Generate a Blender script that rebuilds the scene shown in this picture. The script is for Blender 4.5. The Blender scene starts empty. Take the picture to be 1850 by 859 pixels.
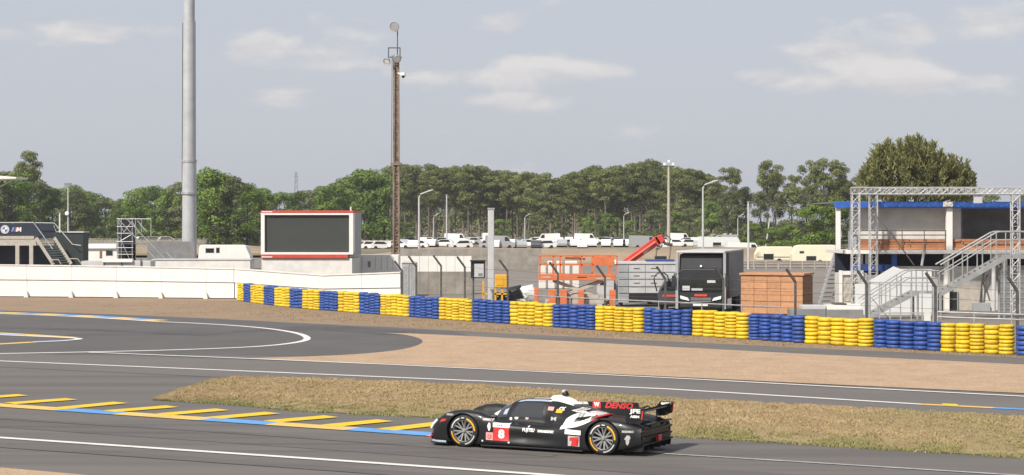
import bpy, bmesh, math, random
from mathutils import Vector, Matrix, noise
from mathutils.bvhtree import BVHTree
R = math.radians
rnd = random.Random(7)
scene = bpy.context.scene
col = scene.collection

# ------------------------------------------------------------------ camera, sky, sun, exposure
F, HZ, CH = 3400.0, 402.0, 5.0          # focal length and horizon row in photograph pixels, eye height in metres
cam = bpy.data.cameras.new('camera'); camo = bpy.data.objects.new('camera', cam); col.objects.link(camo)
cam.sensor_width = 36.0; cam.lens = 36.0 * F / 1850.0
cam.shift_y = -(429.5 - HZ) / 1850.0
cam.clip_start = 0.5; cam.clip_end = 6000.0
camo.location = (0, 0, CH); camo.rotation_euler = (R(90), 0, 0)
scene.camera = camo

SUN_EL = R(43); SUN_AZ = math.atan2(-0.62, -0.78)      # to the sun: behind the camera's left shoulder
w = bpy.data.worlds.new('World'); scene.world = w; w.use_nodes = True
nt = w.node_tree; N = nt.nodes; Lk = nt.links; N.clear()
out = N.new('ShaderNodeOutputWorld'); bg = N.new('ShaderNodeBackground'); Lk.new(bg.outputs[0], out.inputs[0])
bg.inputs[1].default_value = 0.10
sky = N.new('ShaderNodeTexSky'); sky.sky_type = 'NISHITA'; sky.sun_disc = False
sky.sun_elevation = SUN_EL; sky.sun_rotation = SUN_AZ; sky.air_density = 1.0; sky.dust_density = 2.5; sky.ozone_density = 1.5
tc = N.new('ShaderNodeTexCoord')
# thin high veil over the whole sky, then soft flat cumulus
veil = N.new('ShaderNodeMix'); veil.data_type = 'RGBA'; veil.inputs[0].default_value = 0.85
veil.inputs[7].default_value = (4.25, 4.42, 4.92, 1)
Lk.new(sky.outputs[0], veil.inputs[6])
def W(op, a_, b_=None, c_=None):
    q = N.new('ShaderNodeMath'); q.operation = op
    for i_, v_ in enumerate((a_, b_, c_)):
        if v_ is None: continue
        if isinstance(v_, (int, float)): q.inputs[i_].default_value = v_
        else: Lk.new(v_, q.inputs[i_])
    return q.outputs[0]
def cloud_noise(dz):
    mp = N.new('ShaderNodeMapping'); mp.inputs['Scale'].default_value = (15.0, 15.0, 38.0); mp.inputs['Location'].default_value = (2.2, 8.8, 3.3 + dz)
    Lk.new(tc.outputs['Generated'], mp.inputs[0])
    q = N.new('ShaderNodeTexNoise'); q.inputs['Scale'].default_value = 1.0; q.inputs['Detail'].default_value = 8; q.inputs['Roughness'].default_value = 0.58; q.inputs['Distortion'].default_value = 0.2
    Lk.new(mp.outputs[0], q.inputs['Vector']); return q.outputs['Fac']
# where the puffs of cumulus stand low in the sky ahead: bearing, height, half width, half height (tangents)
PUFFS = [(-.245, .100, .055, .0065), (-.135, .093, .024, .009), (-.098, .088, .024, .0075), (-.124, .067, .016, .005), (.008, .084, .022, .009), (.034, .080, .030, .006), (-.020, .077, .036, .005), (-.006, .105, .011, .005), (0., .064, .032, .004), (.070, .050, .030, .006), (.146, .076, .030, .006), (.188, .086, .036, .0085), (.230, .077, .050, .008), (.214, .101, .014, .006), (.252, .107, .036, .010)]
sx_ = N.new('ShaderNodeSeparateXYZ'); Lk.new(tc.outputs['Generated'], sx_.inputs[0])
yy_ = W('MAXIMUM', sx_.outputs[1], 0.05); az_ = W('DIVIDE', sx_.outputs[0], yy_); el_ = W('DIVIDE', sx_.outputs[2], yy_); acc = None
for a0_, e0_, ra_, re_ in PUFFS:
    da_ = W('MULTIPLY', W('SUBTRACT', az_, a0_), 1/ra_); de_ = W('MULTIPLY', W('SUBTRACT', el_, e0_), 1/re_)
    g_ = W('EXPONENT', W('MULTIPLY', W('ADD', W('MULTIPLY', da_, da_), W('MULTIPLY', de_, de_)), -0.6)); acc = g_ if acc is None else W('MAXIMUM', acc, g_)
nA, nB = cloud_noise(0.0), cloud_noise(0.22)
dens = W('MULTIPLY_ADD', acc, 0.27, nA)
cr = N.new('ShaderNodeValToRGB'); cr.color_ramp.elements[0].position = 0.60; cr.color_ramp.elements[1].position = 0.82; cr.color_ramp.interpolation = 'EASE'
Lk.new(dens, cr.inputs[0])
fm_ = W('MULTIPLY', cr.outputs[0], 0.85)
shade = N.new('ShaderNodeMapRange'); shade.inputs[1].default_value = -0.10; shade.inputs[2].default_value = 0.10; Lk.new(W('SUBTRACT', nA, nB), shade.inputs[0])
cc_ = N.new('ShaderNodeMix'); cc_.data_type = 'RGBA'; cc_.inputs[6].default_value = (4.75, 4.65, 4.80, 1); cc_.inputs[7].default_value = (5.75, 5.55, 5.45, 1); Lk.new(shade.outputs[0], cc_.inputs[0])
cm = N.new('ShaderNodeMix'); cm.data_type = 'RGBA'
Lk.new(fm_, cm.inputs[0]); Lk.new(veil.outputs[2], cm.inputs[6]); Lk.new(cc_.outputs[2], cm.inputs[7]); Lk.new(cm.outputs[2], bg.inputs[0])

sd = bpy.data.lights.new('sun', 'SUN'); sd.energy = 4.2; sd.angle = R(2.5); sd.color = (1.0, 0.94, 0.85)
so = bpy.data.objects.new('sun', sd); col.objects.link(so)
to_sun = Vector((math.sin(SUN_AZ) * math.cos(SUN_EL), math.cos(SUN_AZ) * math.cos(SUN_EL), math.sin(SUN_EL)))
so.rotation_euler = to_sun.to_track_quat('Z', 'Y').to_euler(); so.location = to_sun * 200

vs = scene.view_settings; vs.view_transform = 'Standard'; vs.look = 'None'; vs.exposure = 0.45; vs.gamma = 1.0; vs.use_curve_mapping = False

# ------------------------------------------------------------------ helpers
def G(px, py, z=0.0):                    # photograph pixel on the level z
    s = (py - HZ) / (CH - z)
    return Vector(((px - 925.0) / s, F / s, z))
def gs(py): return (py - HZ) / CH        # pixels per metre on the ground at that row

class Fr:                                # a frame of width/height measures at one distance (s = pixels per metre there)
    def __init__(self, px0, s): self.px0, self.s = px0, s
    def x(self, px): return (px - self.px0) / self.s
    def z(self, py): return CH - (py - HZ) / self.s
    @property
    def loc(self): return Vector(((self.px0 - 925.0) / self.s, F / self.s, 0))

class MB:
    def __init__(self): self.v = []; self.f = []
    def add(self, vs_, fs_):
        b = len(self.v); self.v += [tuple(q) for q in vs_]; self.f += [tuple(i + b for i in q) for q in fs_]; return self
    def box(self, x0, x1, y0, y1, z0, z1):
        return self.add([(x0,y0,z0),(x1,y0,z0),(x1,y1,z0),(x0,y1,z0),(x0,y0,z1),(x1,y0,z1),(x1,y1,z1),(x0,y1,z1)],
                        [(0,3,2,1),(4,5,6,7),(0,1,5,4),(1,2,6,5),(2,3,7,6),(3,0,4,7)])
    def bar(self, p, q, a, b=None):      # rectangular bar from p to q, a wide across, b deep
        p = Vector(p); q = Vector(q); b = b or a; d = (q - p).normalized()
        up = Vector((0,0,1)) if abs(d.z) < 0.95 else Vector((0,1,0))
        u = d.cross(up).normalized(); w_ = u.cross(d).normalized(); vv = []
        for c in (p, q):
            for su, sw in ((-1,-1),(1,-1),(1,1),(-1,1)): vv.append(c + u*su*a/2 + w_*sw*b/2)
        return self.add(vv, [(3,2,1,0),(4,5,6,7),(0,1,5,4),(1,2,6,5),(2,3,7,6),(3,0,4,7)])
    def tube(self, p, q, r, n=8, r2=None):
        return self.path([p, q], [r, r if r2 is None else r2], n)
    def path(self, pts, r, n=8):
        pts = [Vector(p) for p in pts]; rs = r if isinstance(r, (list, tuple)) else [r]*len(pts); vv = []; ff = []
        for i, p in enumerate(pts):
            d = (pts[min(i+1, len(pts)-1)] - pts[max(i-1, 0)]).normalized()
            up = Vector((0,0,1)) if abs(d.z) < 0.9 else Vector((1,0,0))
            u = d.cross(up).normalized(); w_ = u.cross(d)
            for k in range(n):
                a = 2*math.pi*k/n; vv.append(p + (u*math.cos(a) + w_*math.sin(a))*rs[i])
        for i in range(len(pts)-1):
            for k in range(n):
                k2 = (k+1) % n; ff.append((i*n+k, i*n+k2, (i+1)*n+k2, (i+1)*n+k))
        ff.append(tuple(reversed(range(n)))); m = (len(pts)-1)*n; ff.append(tuple(range(m, m+n)))
        return self.add(vv, ff)
    def prism(self, poly, y0, y1):       # polygon in (x, z), pulled along y
        n = len(poly); vv = [(x, y0, z) for x, z in poly] + [(x, y1, z) for x, z in poly]
        ff = [tuple(range(n)), tuple(reversed(range(n, 2*n)))] + [(i, i+n, (i+1) % n + n, (i+1) % n) for i in range(n)]
        return self.add(vv, ff)
    def slab(self, poly, z0, z1):        # polygon in (x, y), pulled along z
        n = len(poly); vv = [(x, y, z0) for x, y in poly] + [(x, y, z1) for x, y in poly]
        ff = [tuple(reversed(range(n))), tuple(range(n, 2*n))] + [(i, (i+1) % n, (i+1) % n + n, i+n) for i in range(n)]
        return self.add(vv, ff)
    def lathe(self, prof, n=24, axis='Z', c=(0,0,0), closed=False):
        vv = []; ff = []; m = len(prof); c = Vector(c)
        for k in range(n):
            a = 2*math.pi*k/n
            for r, h in prof:
                x, y = r*math.cos(a), r*math.sin(a)
                vv.append(c + (Vector((x, y, h)) if axis == 'Z' else Vector((x, h, y)) if axis == 'Y' else Vector((h, x, y))))
        for k in range(n):
            k2 = (k+1) % n
            for j in range(m if closed else m-1):
                j2 = (j+1) % m; ff.append((k*m+j, k2*m+j, k2*m+j2, k*m+j2))
        return self.add(vv, ff)
    def mesh(self, name, mat, smooth=False):
        me = bpy.data.meshes.new(name); me.from_pydata(self.v, [], self.f)
        bm = bmesh.new(); bm.from_mesh(me); bmesh.ops.recalc_face_normals(bm, faces=bm.faces); bm.to_mesh(me); bm.free()
        if mat: me.materials.append(mat)
        if smooth:
            me.polygons.foreach_set('use_smooth', [True]*len(me.polygons))
            try: me.set_sharp_from_angle(angle=R(40))
            except Exception: pass
        return me
    def build(self, name, mat, parent=None, smooth=False, bevel=0.0, seg=2):
        o = bpy.data.objects.new(name, self.mesh(name, mat, smooth)); col.objects.link(o)
        if parent: o.parent = parent
        if bevel:
            m = o.modifiers.new('bevel', 'BEVEL'); m.width = bevel; m.segments = seg; m.limit_method = 'ANGLE'; m.angle_limit = R(35)
        return o

def tag(o, label=None, cat=None, group=None, kind=None):
    if label: o['label'] = label
    if cat: o['category'] = cat
    if group: o['group'] = group
    if kind: o['kind'] = kind
    return o
def thing(name, label, cat, loc=(0,0,0), rz=0.0, group=None):
    o = bpy.data.objects.new(name, None); col.objects.link(o); o.empty_display_size = 0.3
    o.location = loc; o.rotation_euler = (0, 0, rz)
    return tag(o, label, cat, group)
def holder(name, parent, loc=(0,0,0)):
    o = bpy.data.objects.new(name, None); col.objects.link(o); o.parent = parent; o.location = loc; return o
def inst(me, name, parent=None, loc=(0,0,0), rz=0.0, sc=(1,1,1)):
    o = bpy.data.objects.new(name, me); col.objects.link(o); o.parent = parent
    o.location = loc; o.rotation_euler = (0,0,rz); o.scale = sc; return o
ORD = ['first','second','third','fourth','fifth','sixth','seventh','eighth','ninth','tenth','eleventh','twelfth','thirteenth','fourteenth','fifteenth']
MARKS = [(-60, 'the left picture edge'), (123, 'the spotlight pole'), (240, 'the scaffold tower'), (342, 'the tall steel column'),
         (472, 'the cabin wall'), (714, 'the brown lattice mast'), (757, 'the tall bent street lamp'), (887, 'the blunt grey post'),
         (1043, 'the orange lift'), (1208, 'the thin floodlight mast'), (1270, 'the truck lamp post'),
         (1352, 'the plain grey pole'), (1400, 'the orange hut'), (1553, 'the left truss tower')]
_seen = {}
def where(px, kind):                      # ordinal counted from the nearest landmark on its left
    m = [q for q in MARKS if q[0] <= px][-1] if px > -60 else MARKS[0]
    k = (m[0], kind); _seen[k] = _seen.get(k, 0) + 1
    return ORD[min(_seen[k]-1, 14)], m[1]

# ------------------------------------------------------------------ materials
def mat(name, c, rough=0.7, metal=0.0, var=0.0, scale=4.0, bump=0.0, bscale=40.0, c2=None, coat=0.0, objvar=0.0, detail=6, thr=(0.35, 0.65), sss=None):
    m = bpy.data.materials.new(name); m.use_nodes = True; t = m.node_tree; n = t.nodes; l = t.links
    b = n['Principled BSDF']; b.inputs['Roughness'].default_value = rough; b.inputs['Metallic'].default_value = metal
    b.inputs['Coat Weight'].default_value = coat
    b.inputs['Base Color'].default_value = (*c, 1)
    co = n.new('ShaderNodeTexCoord'); src = None
    if var or c2:
        nz = n.new('ShaderNodeTexNoise'); nz.inputs['Scale'].default_value = scale; nz.inputs['Detail'].default_value = detail; nz.inputs['Roughness'].default_value = 0.62
        l.new(co.outputs['Object'], nz.inputs['Vector'])
        rp = n.new('ShaderNodeValToRGB'); rp.color_ramp.elements[0].position = thr[0]; rp.color_ramp.elements[1].position = thr[1]
        a = c if c2 else tuple(q*(1-var) for q in c); z = c2 if c2 else tuple(min(1, q*(1+var)) for q in c)
        rp.color_ramp.elements[0].color = (*a, 1); rp.color_ramp.elements[1].color = (*z, 1)
        l.new(nz.outputs['Fac'], rp.inputs[0]); src = rp.outputs[0]
    if objvar:
        oi = n.new('ShaderNodeObjectInfo'); hs = n.new('ShaderNodeHueSaturation')
        mr = n.new('ShaderNodeMapRange'); mr.inputs[3].default_value = 1-objvar; mr.inputs[4].default_value = 1+objvar
        l.new(oi.outputs['Random'], mr.inputs[0]); l.new(mr.outputs[0], hs.inputs['Value'])
        if src: l.new(src, hs.inputs['Color'])
        else: hs.inputs['Color'].default_value = (*c, 1)
        src = hs.outputs[0]
    if src: l.new(src, b.inputs['Base Color'])
    if bump:
        nb = n.new('ShaderNodeTexNoise'); nb.inputs['Scale'].default_value = bscale; nb.inputs['Detail'].default_value = 5
        l.new(co.outputs['Object'], nb.inputs['Vector'])
        bp = n.new('ShaderNodeBump'); bp.inputs['Strength'].default_value = bump; bp.inputs['Distance'].default_value = 0.02
        l.new(nb.outputs['Fac'], bp.inputs['Height']); l.new(bp.outputs[0], b.inputs['Normal'])
    return m
def leaf_mat(name, c, c2, objvar=0.25):
    m = mat(name, c, rough=0.7, c2=c2, scale=0.55, objvar=objvar, thr=(0.38, 0.62))
    t = m.node_tree; b = t.nodes['Principled BSDF']; b.inputs['Specular IOR Level'].default_value = 0.25
    tr = t.nodes.new('ShaderNodeBsdfTranslucent'); mx = t.nodes.new('ShaderNodeMixShader'); mx.inputs[0].default_value = 0.22
    t.links.new(b.inputs['Base Color'].links[0].from_socket, tr.inputs[0])
    t.links.new(b.outputs[0], mx.inputs[1]); t.links.new(tr.outputs[0], mx.inputs[2])
    t.links.new(mx.outputs[0], t.nodes['Material Output'].inputs[0]); return m

M = {}
M['white'] = mat('white_paint', (0.70, 0.675, 0.64), 0.6, var=0.05, scale=1.2)
M['offwhite'] = mat('off_white_paint', (0.62, 0.60, 0.56), 0.6, var=0.10, scale=1.5)
M['cream'] = mat('cream_shell', (0.72, 0.66, 0.50), 0.45, var=0.05, scale=1.0)
M['red'] = mat('red_paint', (0.52, 0.055, 0.035), 0.45, var=0.12, scale=2.0)
M['orange'] = mat('orange_paint', (0.55, 0.15, 0.055), 0.5, var=0.12, scale=3.0)
M['black'] = mat('black_panel', (0.012, 0.013, 0.017), 0.55, var=0.2, scale=2.0)
M['dark'] = mat('dark_interior', (0.012, 0.012, 0.013), 0.8)
M['navy'] = mat('navy_boards', (0.014, 0.018, 0.035), 0.5, var=0.15)
M['blue'] = mat('blue_fascia', (0.03, 0.11, 0.42), 0.45, var=0.15, scale=2.5)
M['darkblue'] = mat('dark_blue_tarp', (0.02, 0.05, 0.20), 0.6, var=0.15)
M['steel'] = mat('galvanised_steel', (0.42, 0.42, 0.42), 0.5, 0.55, var=0.18, scale=3.0)
M['alu'] = mat('aluminium_truss', (0.55, 0.55, 0.55), 0.45, 0.5, var=0.1)
M['greypaint'] = mat('grey_paint', (0.30, 0.31, 0.32), 0.6, var=0.12, scale=1.5)
M['lightgrey'] = mat('light_grey_sheet', (0.45, 0.45, 0.45), 0.6, var=0.10, scale=1.3)
M['stairgrey'] = mat('stair_galvanised', (0.30, 0.30, 0.295), 0.55, 0.2, var=0.15, scale=2.0)
M['midgrey'] = mat('mid_grey_sheet', (0.19, 0.19, 0.19), 0.6, var=0.15, scale=1.5)
M['darkpost'] = mat('weathered_dark_post', (0.075, 0.07, 0.065), 0.75, var=0.3, scale=5)
M['rust'] = mat('rust_brown_steel', (0.14, 0.105, 0.08), 0.8, c2=(0.25, 0.195, 0.15), scale=3.0, bump=0.2)
M['concrete'] = mat('weathered_concrete', (0.20, 0.18, 0.155), 0.9, c2=(0.30, 0.275, 0.24), scale=1.1, bump=0.2)
M['mast'] = mat('zinc_column', (0.42, 0.43, 0.44), 0.45, 0.15, var=0.10, scale=0.9)
M['wood'] = mat('orange_wood', (0.43, 0.215, 0.105), 0.7, var=0.14, scale=6.0, objvar=0.10)
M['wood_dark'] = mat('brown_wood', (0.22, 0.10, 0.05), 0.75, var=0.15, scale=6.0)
M['plank'] = mat('stacked_plank', (0.37, 0.165, 0.08), 0.75, var=0.2, scale=3.0, objvar=0.2)
M['beige'] = mat('beige_panel', (0.40, 0.36, 0.31), 0.7, var=0.12)
M['tarp'] = mat('white_tarp', (0.60, 0.61, 0.60), 0.5, var=0.05, scale=1.0, bump=0.25, bscale=2.5)
def tyre_mat(name, c, worn, dust):
    m = mat(name, c, 0.55, var=0.18, scale=6.0, objvar=0.16); t = m.node_tree; n = t.nodes; l = t.links; rp = [q for q in n if q.type == 'VALTORGB'][0]
    e = rp.color_ramp.elements; a, b = tuple(e[0].color), tuple(e[1].color)
    e[0].position = .26; e[0].color = (*worn, 1); q = e.new(.34); q.color = a; e[-1].position = .60; q = e.new(.74); q.color = b; q = e.new(.80); q.color = (*dust, 1)
    return m
M['tyre_y'] = tyre_mat('yellow_painted_rubber', (0.56, 0.385, 0.014), (0.09, 0.06, 0.02), (0.58, 0.43, 0.12))
M['tyre_b'] = tyre_mat('blue_painted_rubber', (0.020, 0.060, 0.240), (0.02, 0.025, 0.04), (0.10, 0.15, 0.30))
M['yellow'] = mat('machine_yellow', (0.62, 0.33, 0.02), 0.5, var=0.1)
M['rubber'] = mat('black_rubber', (0.014, 0.014, 0.014), 0.7, var=0.2, scale=10)
M['green_tread'] = mat('green_grey_grating', (0.075, 0.10, 0.085), 0.7, var=0.15)
M['greenboard'] = mat('dark_green_board', (0.016, 0.026, 0.026), 0.6, var=0.15)
M['glass'] = mat('dark_glass', (0.018, 0.022, 0.022), 0.06, coat=0.5)
M['carwhite'] = mat('car_white', (0.75, 0.75, 0.74), 0.35, coat=0.5)
M['carsilver'] = mat('car_silver', (0.42, 0.43, 0.44), 0.35, 0.3, coat=0.5)
M['cardark'] = mat('car_dark', (0.05, 0.055, 0.065), 0.35, coat=0.5)
M['carred'] = mat('car_red', (0.35, 0.04, 0.03), 0.35, coat=0.5)
M['lamp'] = mat('lamp_glass', (0.82, 0.84, 0.82), 0.12, coat=0.6)
# ------------------------------------------------------------------ ground materials
def ground_mat(name, stops, big=0.12, fine=9.0, bump=0.4, bscale=30.0, rough=0.95, mixf=0.5, stretch=None, rotz=0.0):
    m = bpy.data.materials.new(name); m.use_nodes = True; t = m.node_tree; n = t.nodes; l = t.links
    b = n['Principled BSDF']; b.inputs['Roughness'].default_value = rough; b.inputs['Specular IOR Level'].default_value = 0.3
    co = n.new('ShaderNodeTexCoord'); vec = co.outputs['Object']
    if stretch:
        mp = n.new('ShaderNodeMapping'); mp.inputs['Rotation'].default_value = (0, 0, rotz); mp.inputs['Scale'].default_value = stretch
        l.new(vec, mp.inputs[0]); vb = mp.outputs[0]
    else: vb = vec
    a = n.new('ShaderNodeTexNoise'); a.inputs['Scale'].default_value = big; a.inputs['Detail'].default_value = 8; a.inputs['Roughness'].default_value = 0.65; l.new(vb, a.inputs['Vector'])
    f = n.new('ShaderNodeTexNoise'); f.inputs['Scale'].default_value = fine; f.inputs['Detail'].default_value = 6; f.inputs['Roughness'].default_value = 0.7; l.new(vec, f.inputs['Vector'])
    mx = n.new('ShaderNodeMix'); mx.inputs[0].default_value = mixf; l.new(a.outputs['Fac'], mx.inputs[2]); l.new(f.outputs['Fac'], mx.inputs[3])
    rp = n.new('ShaderNodeValToRGB'); e = rp.color_ramp.elements
    e[0].position, e[0].color = stops[0][0], (*stops[0][1], 1); e[1].position, e[1].color = stops[-1][0], (*stops[-1][1], 1)
    for p_, c_ in stops[1:-1]: q = e.new(p_); q.color = (*c_, 1)
    l.new(mx.outputs[0], rp.inputs[0]); l.new(rp.outputs[0], b.inputs['Base Color'])
    nb = n.new('ShaderNodeTexNoise'); nb.inputs['Scale'].default_value = bscale; nb.inputs['Detail'].default_value = 4; l.new(vec, nb.inputs['Vector'])
    bp = n.new('ShaderNodeBump'); bp.inputs['Strength'].default_value = bump; bp.inputs['Distance'].default_value = 0.03
    l.new(nb.outputs['Fac'], bp.inputs['Height']); l.new(bp.outputs[0], b.inputs['Normal'])
    return m
YAW = R(32)
M['dirt'] = ground_mat('bare_dirt', [(0.3, (0.18, 0.125, 0.078)), (0.5, (0.245, 0.175, 0.115)), (0.7, (0.29, 0.21, 0.14))], 0.35, 6.0, 0.5, 12)
M['asphalt'] = ground_mat('track_asphalt', [(0.34, (0.092, 0.084, 0.079)), (0.5, (0.126, 0.115, 0.108)), (0.66, (0.150, 0.137, 0.128))], 0.55, 26.0, 0.35, 60, 0.85, 0.18, (0.05, 1.5, 1), YAW)
M['asphalt2'] = ground_mat('old_asphalt', [(0.32, (0.112, 0.103, 0.097)), (0.5, (0.132, 0.121, 0.114)), (0.68, (0.154, 0.141, 0.132))], 0.35, 24.0, 0.3, 60, 0.9, 0.4, (0.2, 1.0, 1), YAW)
M['asphalt3'] = ground_mat('run_off_asphalt', [(0.32, (0.080, 0.077, 0.075)), (0.5, (0.094, 0.090, 0.088)), (0.68, (0.112, 0.106, 0.102))], 0.25, 20.0, 0.3, 60, 0.9, 0.4)
M['gravel'] = ground_mat('tan_gravel', [(0.30, (0.19, 0.128, 0.080)), (0.5, (0.385, 0.268, 0.174)), (0.70, (0.52, 0.385, 0.265))], 0.8, 14.0, 0.9, 16, 0.95, 0.72)
M['straw'] = ground_mat('dry_turf', [(0.3, (0.16, 0.115, 0.055)), (0.48, (0.25, 0.185, 0.095)), (0.7, (0.34, 0.26, 0.145))], 0.9, 8.0, 0.8, 10, 0.95, 0.5)
M['yard'] = ground_mat('paddock_hardcore', [(0.3, (0.13, 0.115, 0.10)), (0.5, (0.19, 0.17, 0.15)), (0.7, (0.25, 0.22, 0.19))], 0.15, 3.0, 0.3, 10)
M['field'] = ground_mat('dry_field', [(0.3, (0.10, 0.09, 0.05)), (0.5, (0.18, 0.15, 0.09)), (0.7, (0.25, 0.20, 0.13))], 0.04, 1.0, 0.2, 4)
M['bank'] = ground_mat('earth_bank', [(0.3, (0.17, 0.135, 0.10)), (0.5, (0.27, 0.21, 0.145)), (0.7, (0.38, 0.29, 0.19))], 0.10, 1.2, 0.4, 5, mixf=0.35)
M['pw'] = ground_mat('white_road_paint', [(0.30, (0.36, 0.35, 0.34)), (0.46, (0.62, 0.60, 0.57)), (0.7, (0.70, 0.68, 0.65))], 1.5, 18, 0.2, 50)
M['pwt'] = ground_mat('worn_road_paint', [(0.35, (0.16, 0.155, 0.15)), (0.5, (0.33, 0.32, 0.31)), (0.65, (0.48, 0.46, 0.44))], 1.5, 18, 0.2, 50)
M['py'] = ground_mat('yellow_road_paint', [(0.30, (0.42, 0.28, 0.03)), (0.46, (0.63, 0.42, 0.028)), (0.7, (0.68, 0.48, 0.05))], 1.5, 18, 0.2, 50)
M['pya'] = ground_mat('faded_yellow_paint', [(0.30, (0.45, 0.30, 0.08)), (0.5, (0.62, 0.42, 0.13)), (0.7, (0.66, 0.48, 0.18))], 1.5, 18, 0.2, 50)
M['pb'] = ground_mat('blue_road_paint', [(0.30, (0.08, 0.18, 0.34)), (0.46, (0.10, 0.27, 0.56)), (0.7, (0.16, 0.34, 0.62))], 1.5, 18, 0.2, 50)

def resample(pl, n):
    pl = [Vector(p) for p in pl]; L = [0]
    for a, b in zip(pl, pl[1:]): L.append(L[-1] + (b-a).length)
    res = []; j = 0
    for i in range(n):
        t = L[-1]*i/(n-1)
        while j < len(pl)-2 and L[j+1] < t: j += 1
        k = (t-L[j]) / max(1e-9, L[j+1]-L[j]); res.append(pl[j].lerp(pl[j+1], min(1, max(0, k))))
    return res
def sheet(name, top, bot, material, z, n=60, m=8, bumpz=0.0, fscale=0.6, px=True):   # a surface between two edge lines
    A = resample([G(*p) for p in top] if px else top, n); B = resample([G(*p) for p in bot] if px else bot, n); mb = MB()
    for i in range(n):
        for j in range(m+1):
            p = A[i].lerp(B[i], j/m); h = z
            if bumpz:
                e = min(1, 4*min(j/m, 1-j/m)) * min(1, 6*min(i/(n-1), 1-i/(n-1)))
                h += max(0, e*bumpz*(0.55 + 0.6*noise.noise(Vector((p.x*fscale, p.y*fscale, 3))) + 0.35*noise.noise(Vector((p.x*fscale*3.1, p.y*fscale*3.1, 9)))))
            mb.v.append((p.x, p.y, h))
    for i in range(n-1):
        for j in range(m):
            a = i*(m+1)+j; mb.f.append((a, a+1, a+m+2, a+m+1))
    o = mb.build(name, material, smooth=bool(bumpz)); o['kind'] = 'structure'
    return o
def poly(name, pts, material, z, parent=None, px=True):
    P_ = [G(*p) for p in pts] if px else [Vector(p) for p in pts]
    mb = MB(); mb.add([(p.x, p.y, z) for p in P_], [tuple(range(len(P_)))])
    o = mb.build(name, material, parent)
    if not parent: o['kind'] = 'structure'
    return o
def smooth_line(pts, k=3):
    for _ in range(k):
        q = [pts[0]]
        for a, b in zip(pts, pts[1:]):
            q.append(tuple(a[i]*.75 + b[i]*.25 for i in range(len(a)))); q.append(tuple(a[i]*.25 + b[i]*.75 for i in range(len(a))))
        q.append(pts[-1]); pts = q
    return pts
def stripe(name, pts, width, material, z, parent, px=True, sm=True):      # painted line of even width along pixel points
    P_ = [tuple(G(*p)) for p in pts] if px else pts
    if sm and len(P_) > 2: P_ = smooth_line(P_, 3)
    P_ = [Vector(p) for p in P_]; mb = MB(); n = len(P_)
    for i, p in enumerate(P_):
        d = (P_[min(i+1, n-1)] - P_[max(i-1, 0)]); nn = Vector((-d.y, d.x, 0)).normalized()*width*1.5/2
        mb.v += [tuple((p.x+nn.x, p.y+nn.y, z)), tuple((p.x-nn.x, p.y-nn.y, z))]
    for i in range(n-1): mb.f.append((2*i, 2*i+1, 2*i+3, 2*i+2))
    return mb.build(name, material, parent)

# base sheet to the horizon
g = MB(); g.add([(-2500, -200, -0.02), (2500, -200, -0.02), (2500, 4000, -0.02), (-2500, 4000, -0.02)], [(0,1,2,3)])
g.build('ground', M['field'])['kind'] = 'structure'
# dirt verge this side of the barriers
poly('dirt_verge', [(-2600, 528), (-500, 530), (0, 531), (428, 535), (520, 546), (720, 565), (1000, 585), (1300, 604), (1600, 622), (1850, 636), (2600, 678), (2600, 720), (-2600, 640)], M['dirt'], 0.0)
# yard behind the barriers
poly('yard', [(-1500, 436), (3200, 436), (2600, 676), (1850, 634), (1600, 620), (1300, 602), (1000, 583), (720, 563), (520, 544), (428, 533), (-1500, 526)], M['yard'], -0.008)

# the asphalt: one sheet from the far service strip to the near edge
trk = poly('race_track', [(-2200, 540), (-700, 549), (0, 561), (200, 568), (320, 573), (430, 578), (560, 585), (700, 591), (900, 602), (1200, 617), (1500, 631), (1850, 647), (2600, 680),
                          (2600, 2600), (-2200, 2600)], M['asphalt'], 0.004)
run = poly('run_off', smooth_line([(-300, 552), (0, 562), (320, 574), (430, 579), (560, 586), (700, 593), (860, 601), (860, 640), (560, 645), (300, 640), (0, 643), (-300, 650)], 1), M['asphalt3'], 0.008)
mid = poly('service_road', [(-900, 620), (0, 640), (440, 650), (700, 660), (900, 670), (1200, 683), (1500, 698), (1850, 714), (2600, 750), (2600, 790), (1850, 756), (1200, 722), (700, 692), (430, 684), (0, 664), (-900, 640)], M['asphalt2'], 0.012)

# gravel trap
gt = smooth_line([(770, 604.8), (820, 607), (900, 611), (1050, 619), (1200, 627.5), (1500, 643), (1850, 660), (2400, 686)], 2)
arc = smooth_line([(690, 602.5), (725, 605), (752, 610), (766, 617), (757, 625), (725, 633), (665, 640), (560, 645.5), (440, 648.5)], 2)
gb = [(770, 661.8), (900, 668), (1200, 681.5), (1500, 696), (1850, 712), (2400, 738)]
sheet('gravel_trap', [tuple(p) for p in gt], [tuple(p) for p in gb], M['gravel'], 0.022, 160, 14, 0.035, 1.6)
# the rounded nose of the trap
nose = [tuple(p) for p in arc]
o = poly('gravel_nose', list(reversed(nose)) + [(740, 603.5), (771.5, 604.8), (771.5, 661.9), (700, 658.5), (600, 655)], M['gravel'], 0.020)
# near gravel corner at the bottom left
poly('gravel_corner', [(-700, 800), (0, 847), (60, 852), (150, 860), (260, 872), (300, 1400), (-900, 1400)], M['gravel'], 0.024)

# grass island
it = [(275, 723.5), (300, 714), (335, 702), (390, 686), (430, 681.5), (550, 683), (700, 690), (850, 696), (1000, 706), (1200, 720), (1500, 735.5), (1700, 746), (1850, 754), (2300, 778)]
ib = [(275, 724), (340, 728), (402, 731), (540, 744), (700, 751), (800, 757), (1000, 774), (1200, 789), (1400, 800), (1621, 814), (1850, 828), (2300, 858)]
isl = sheet('grass_island', it, ib, M['straw'], 0.02, 260, 30, 0.16, 0.55)

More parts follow.
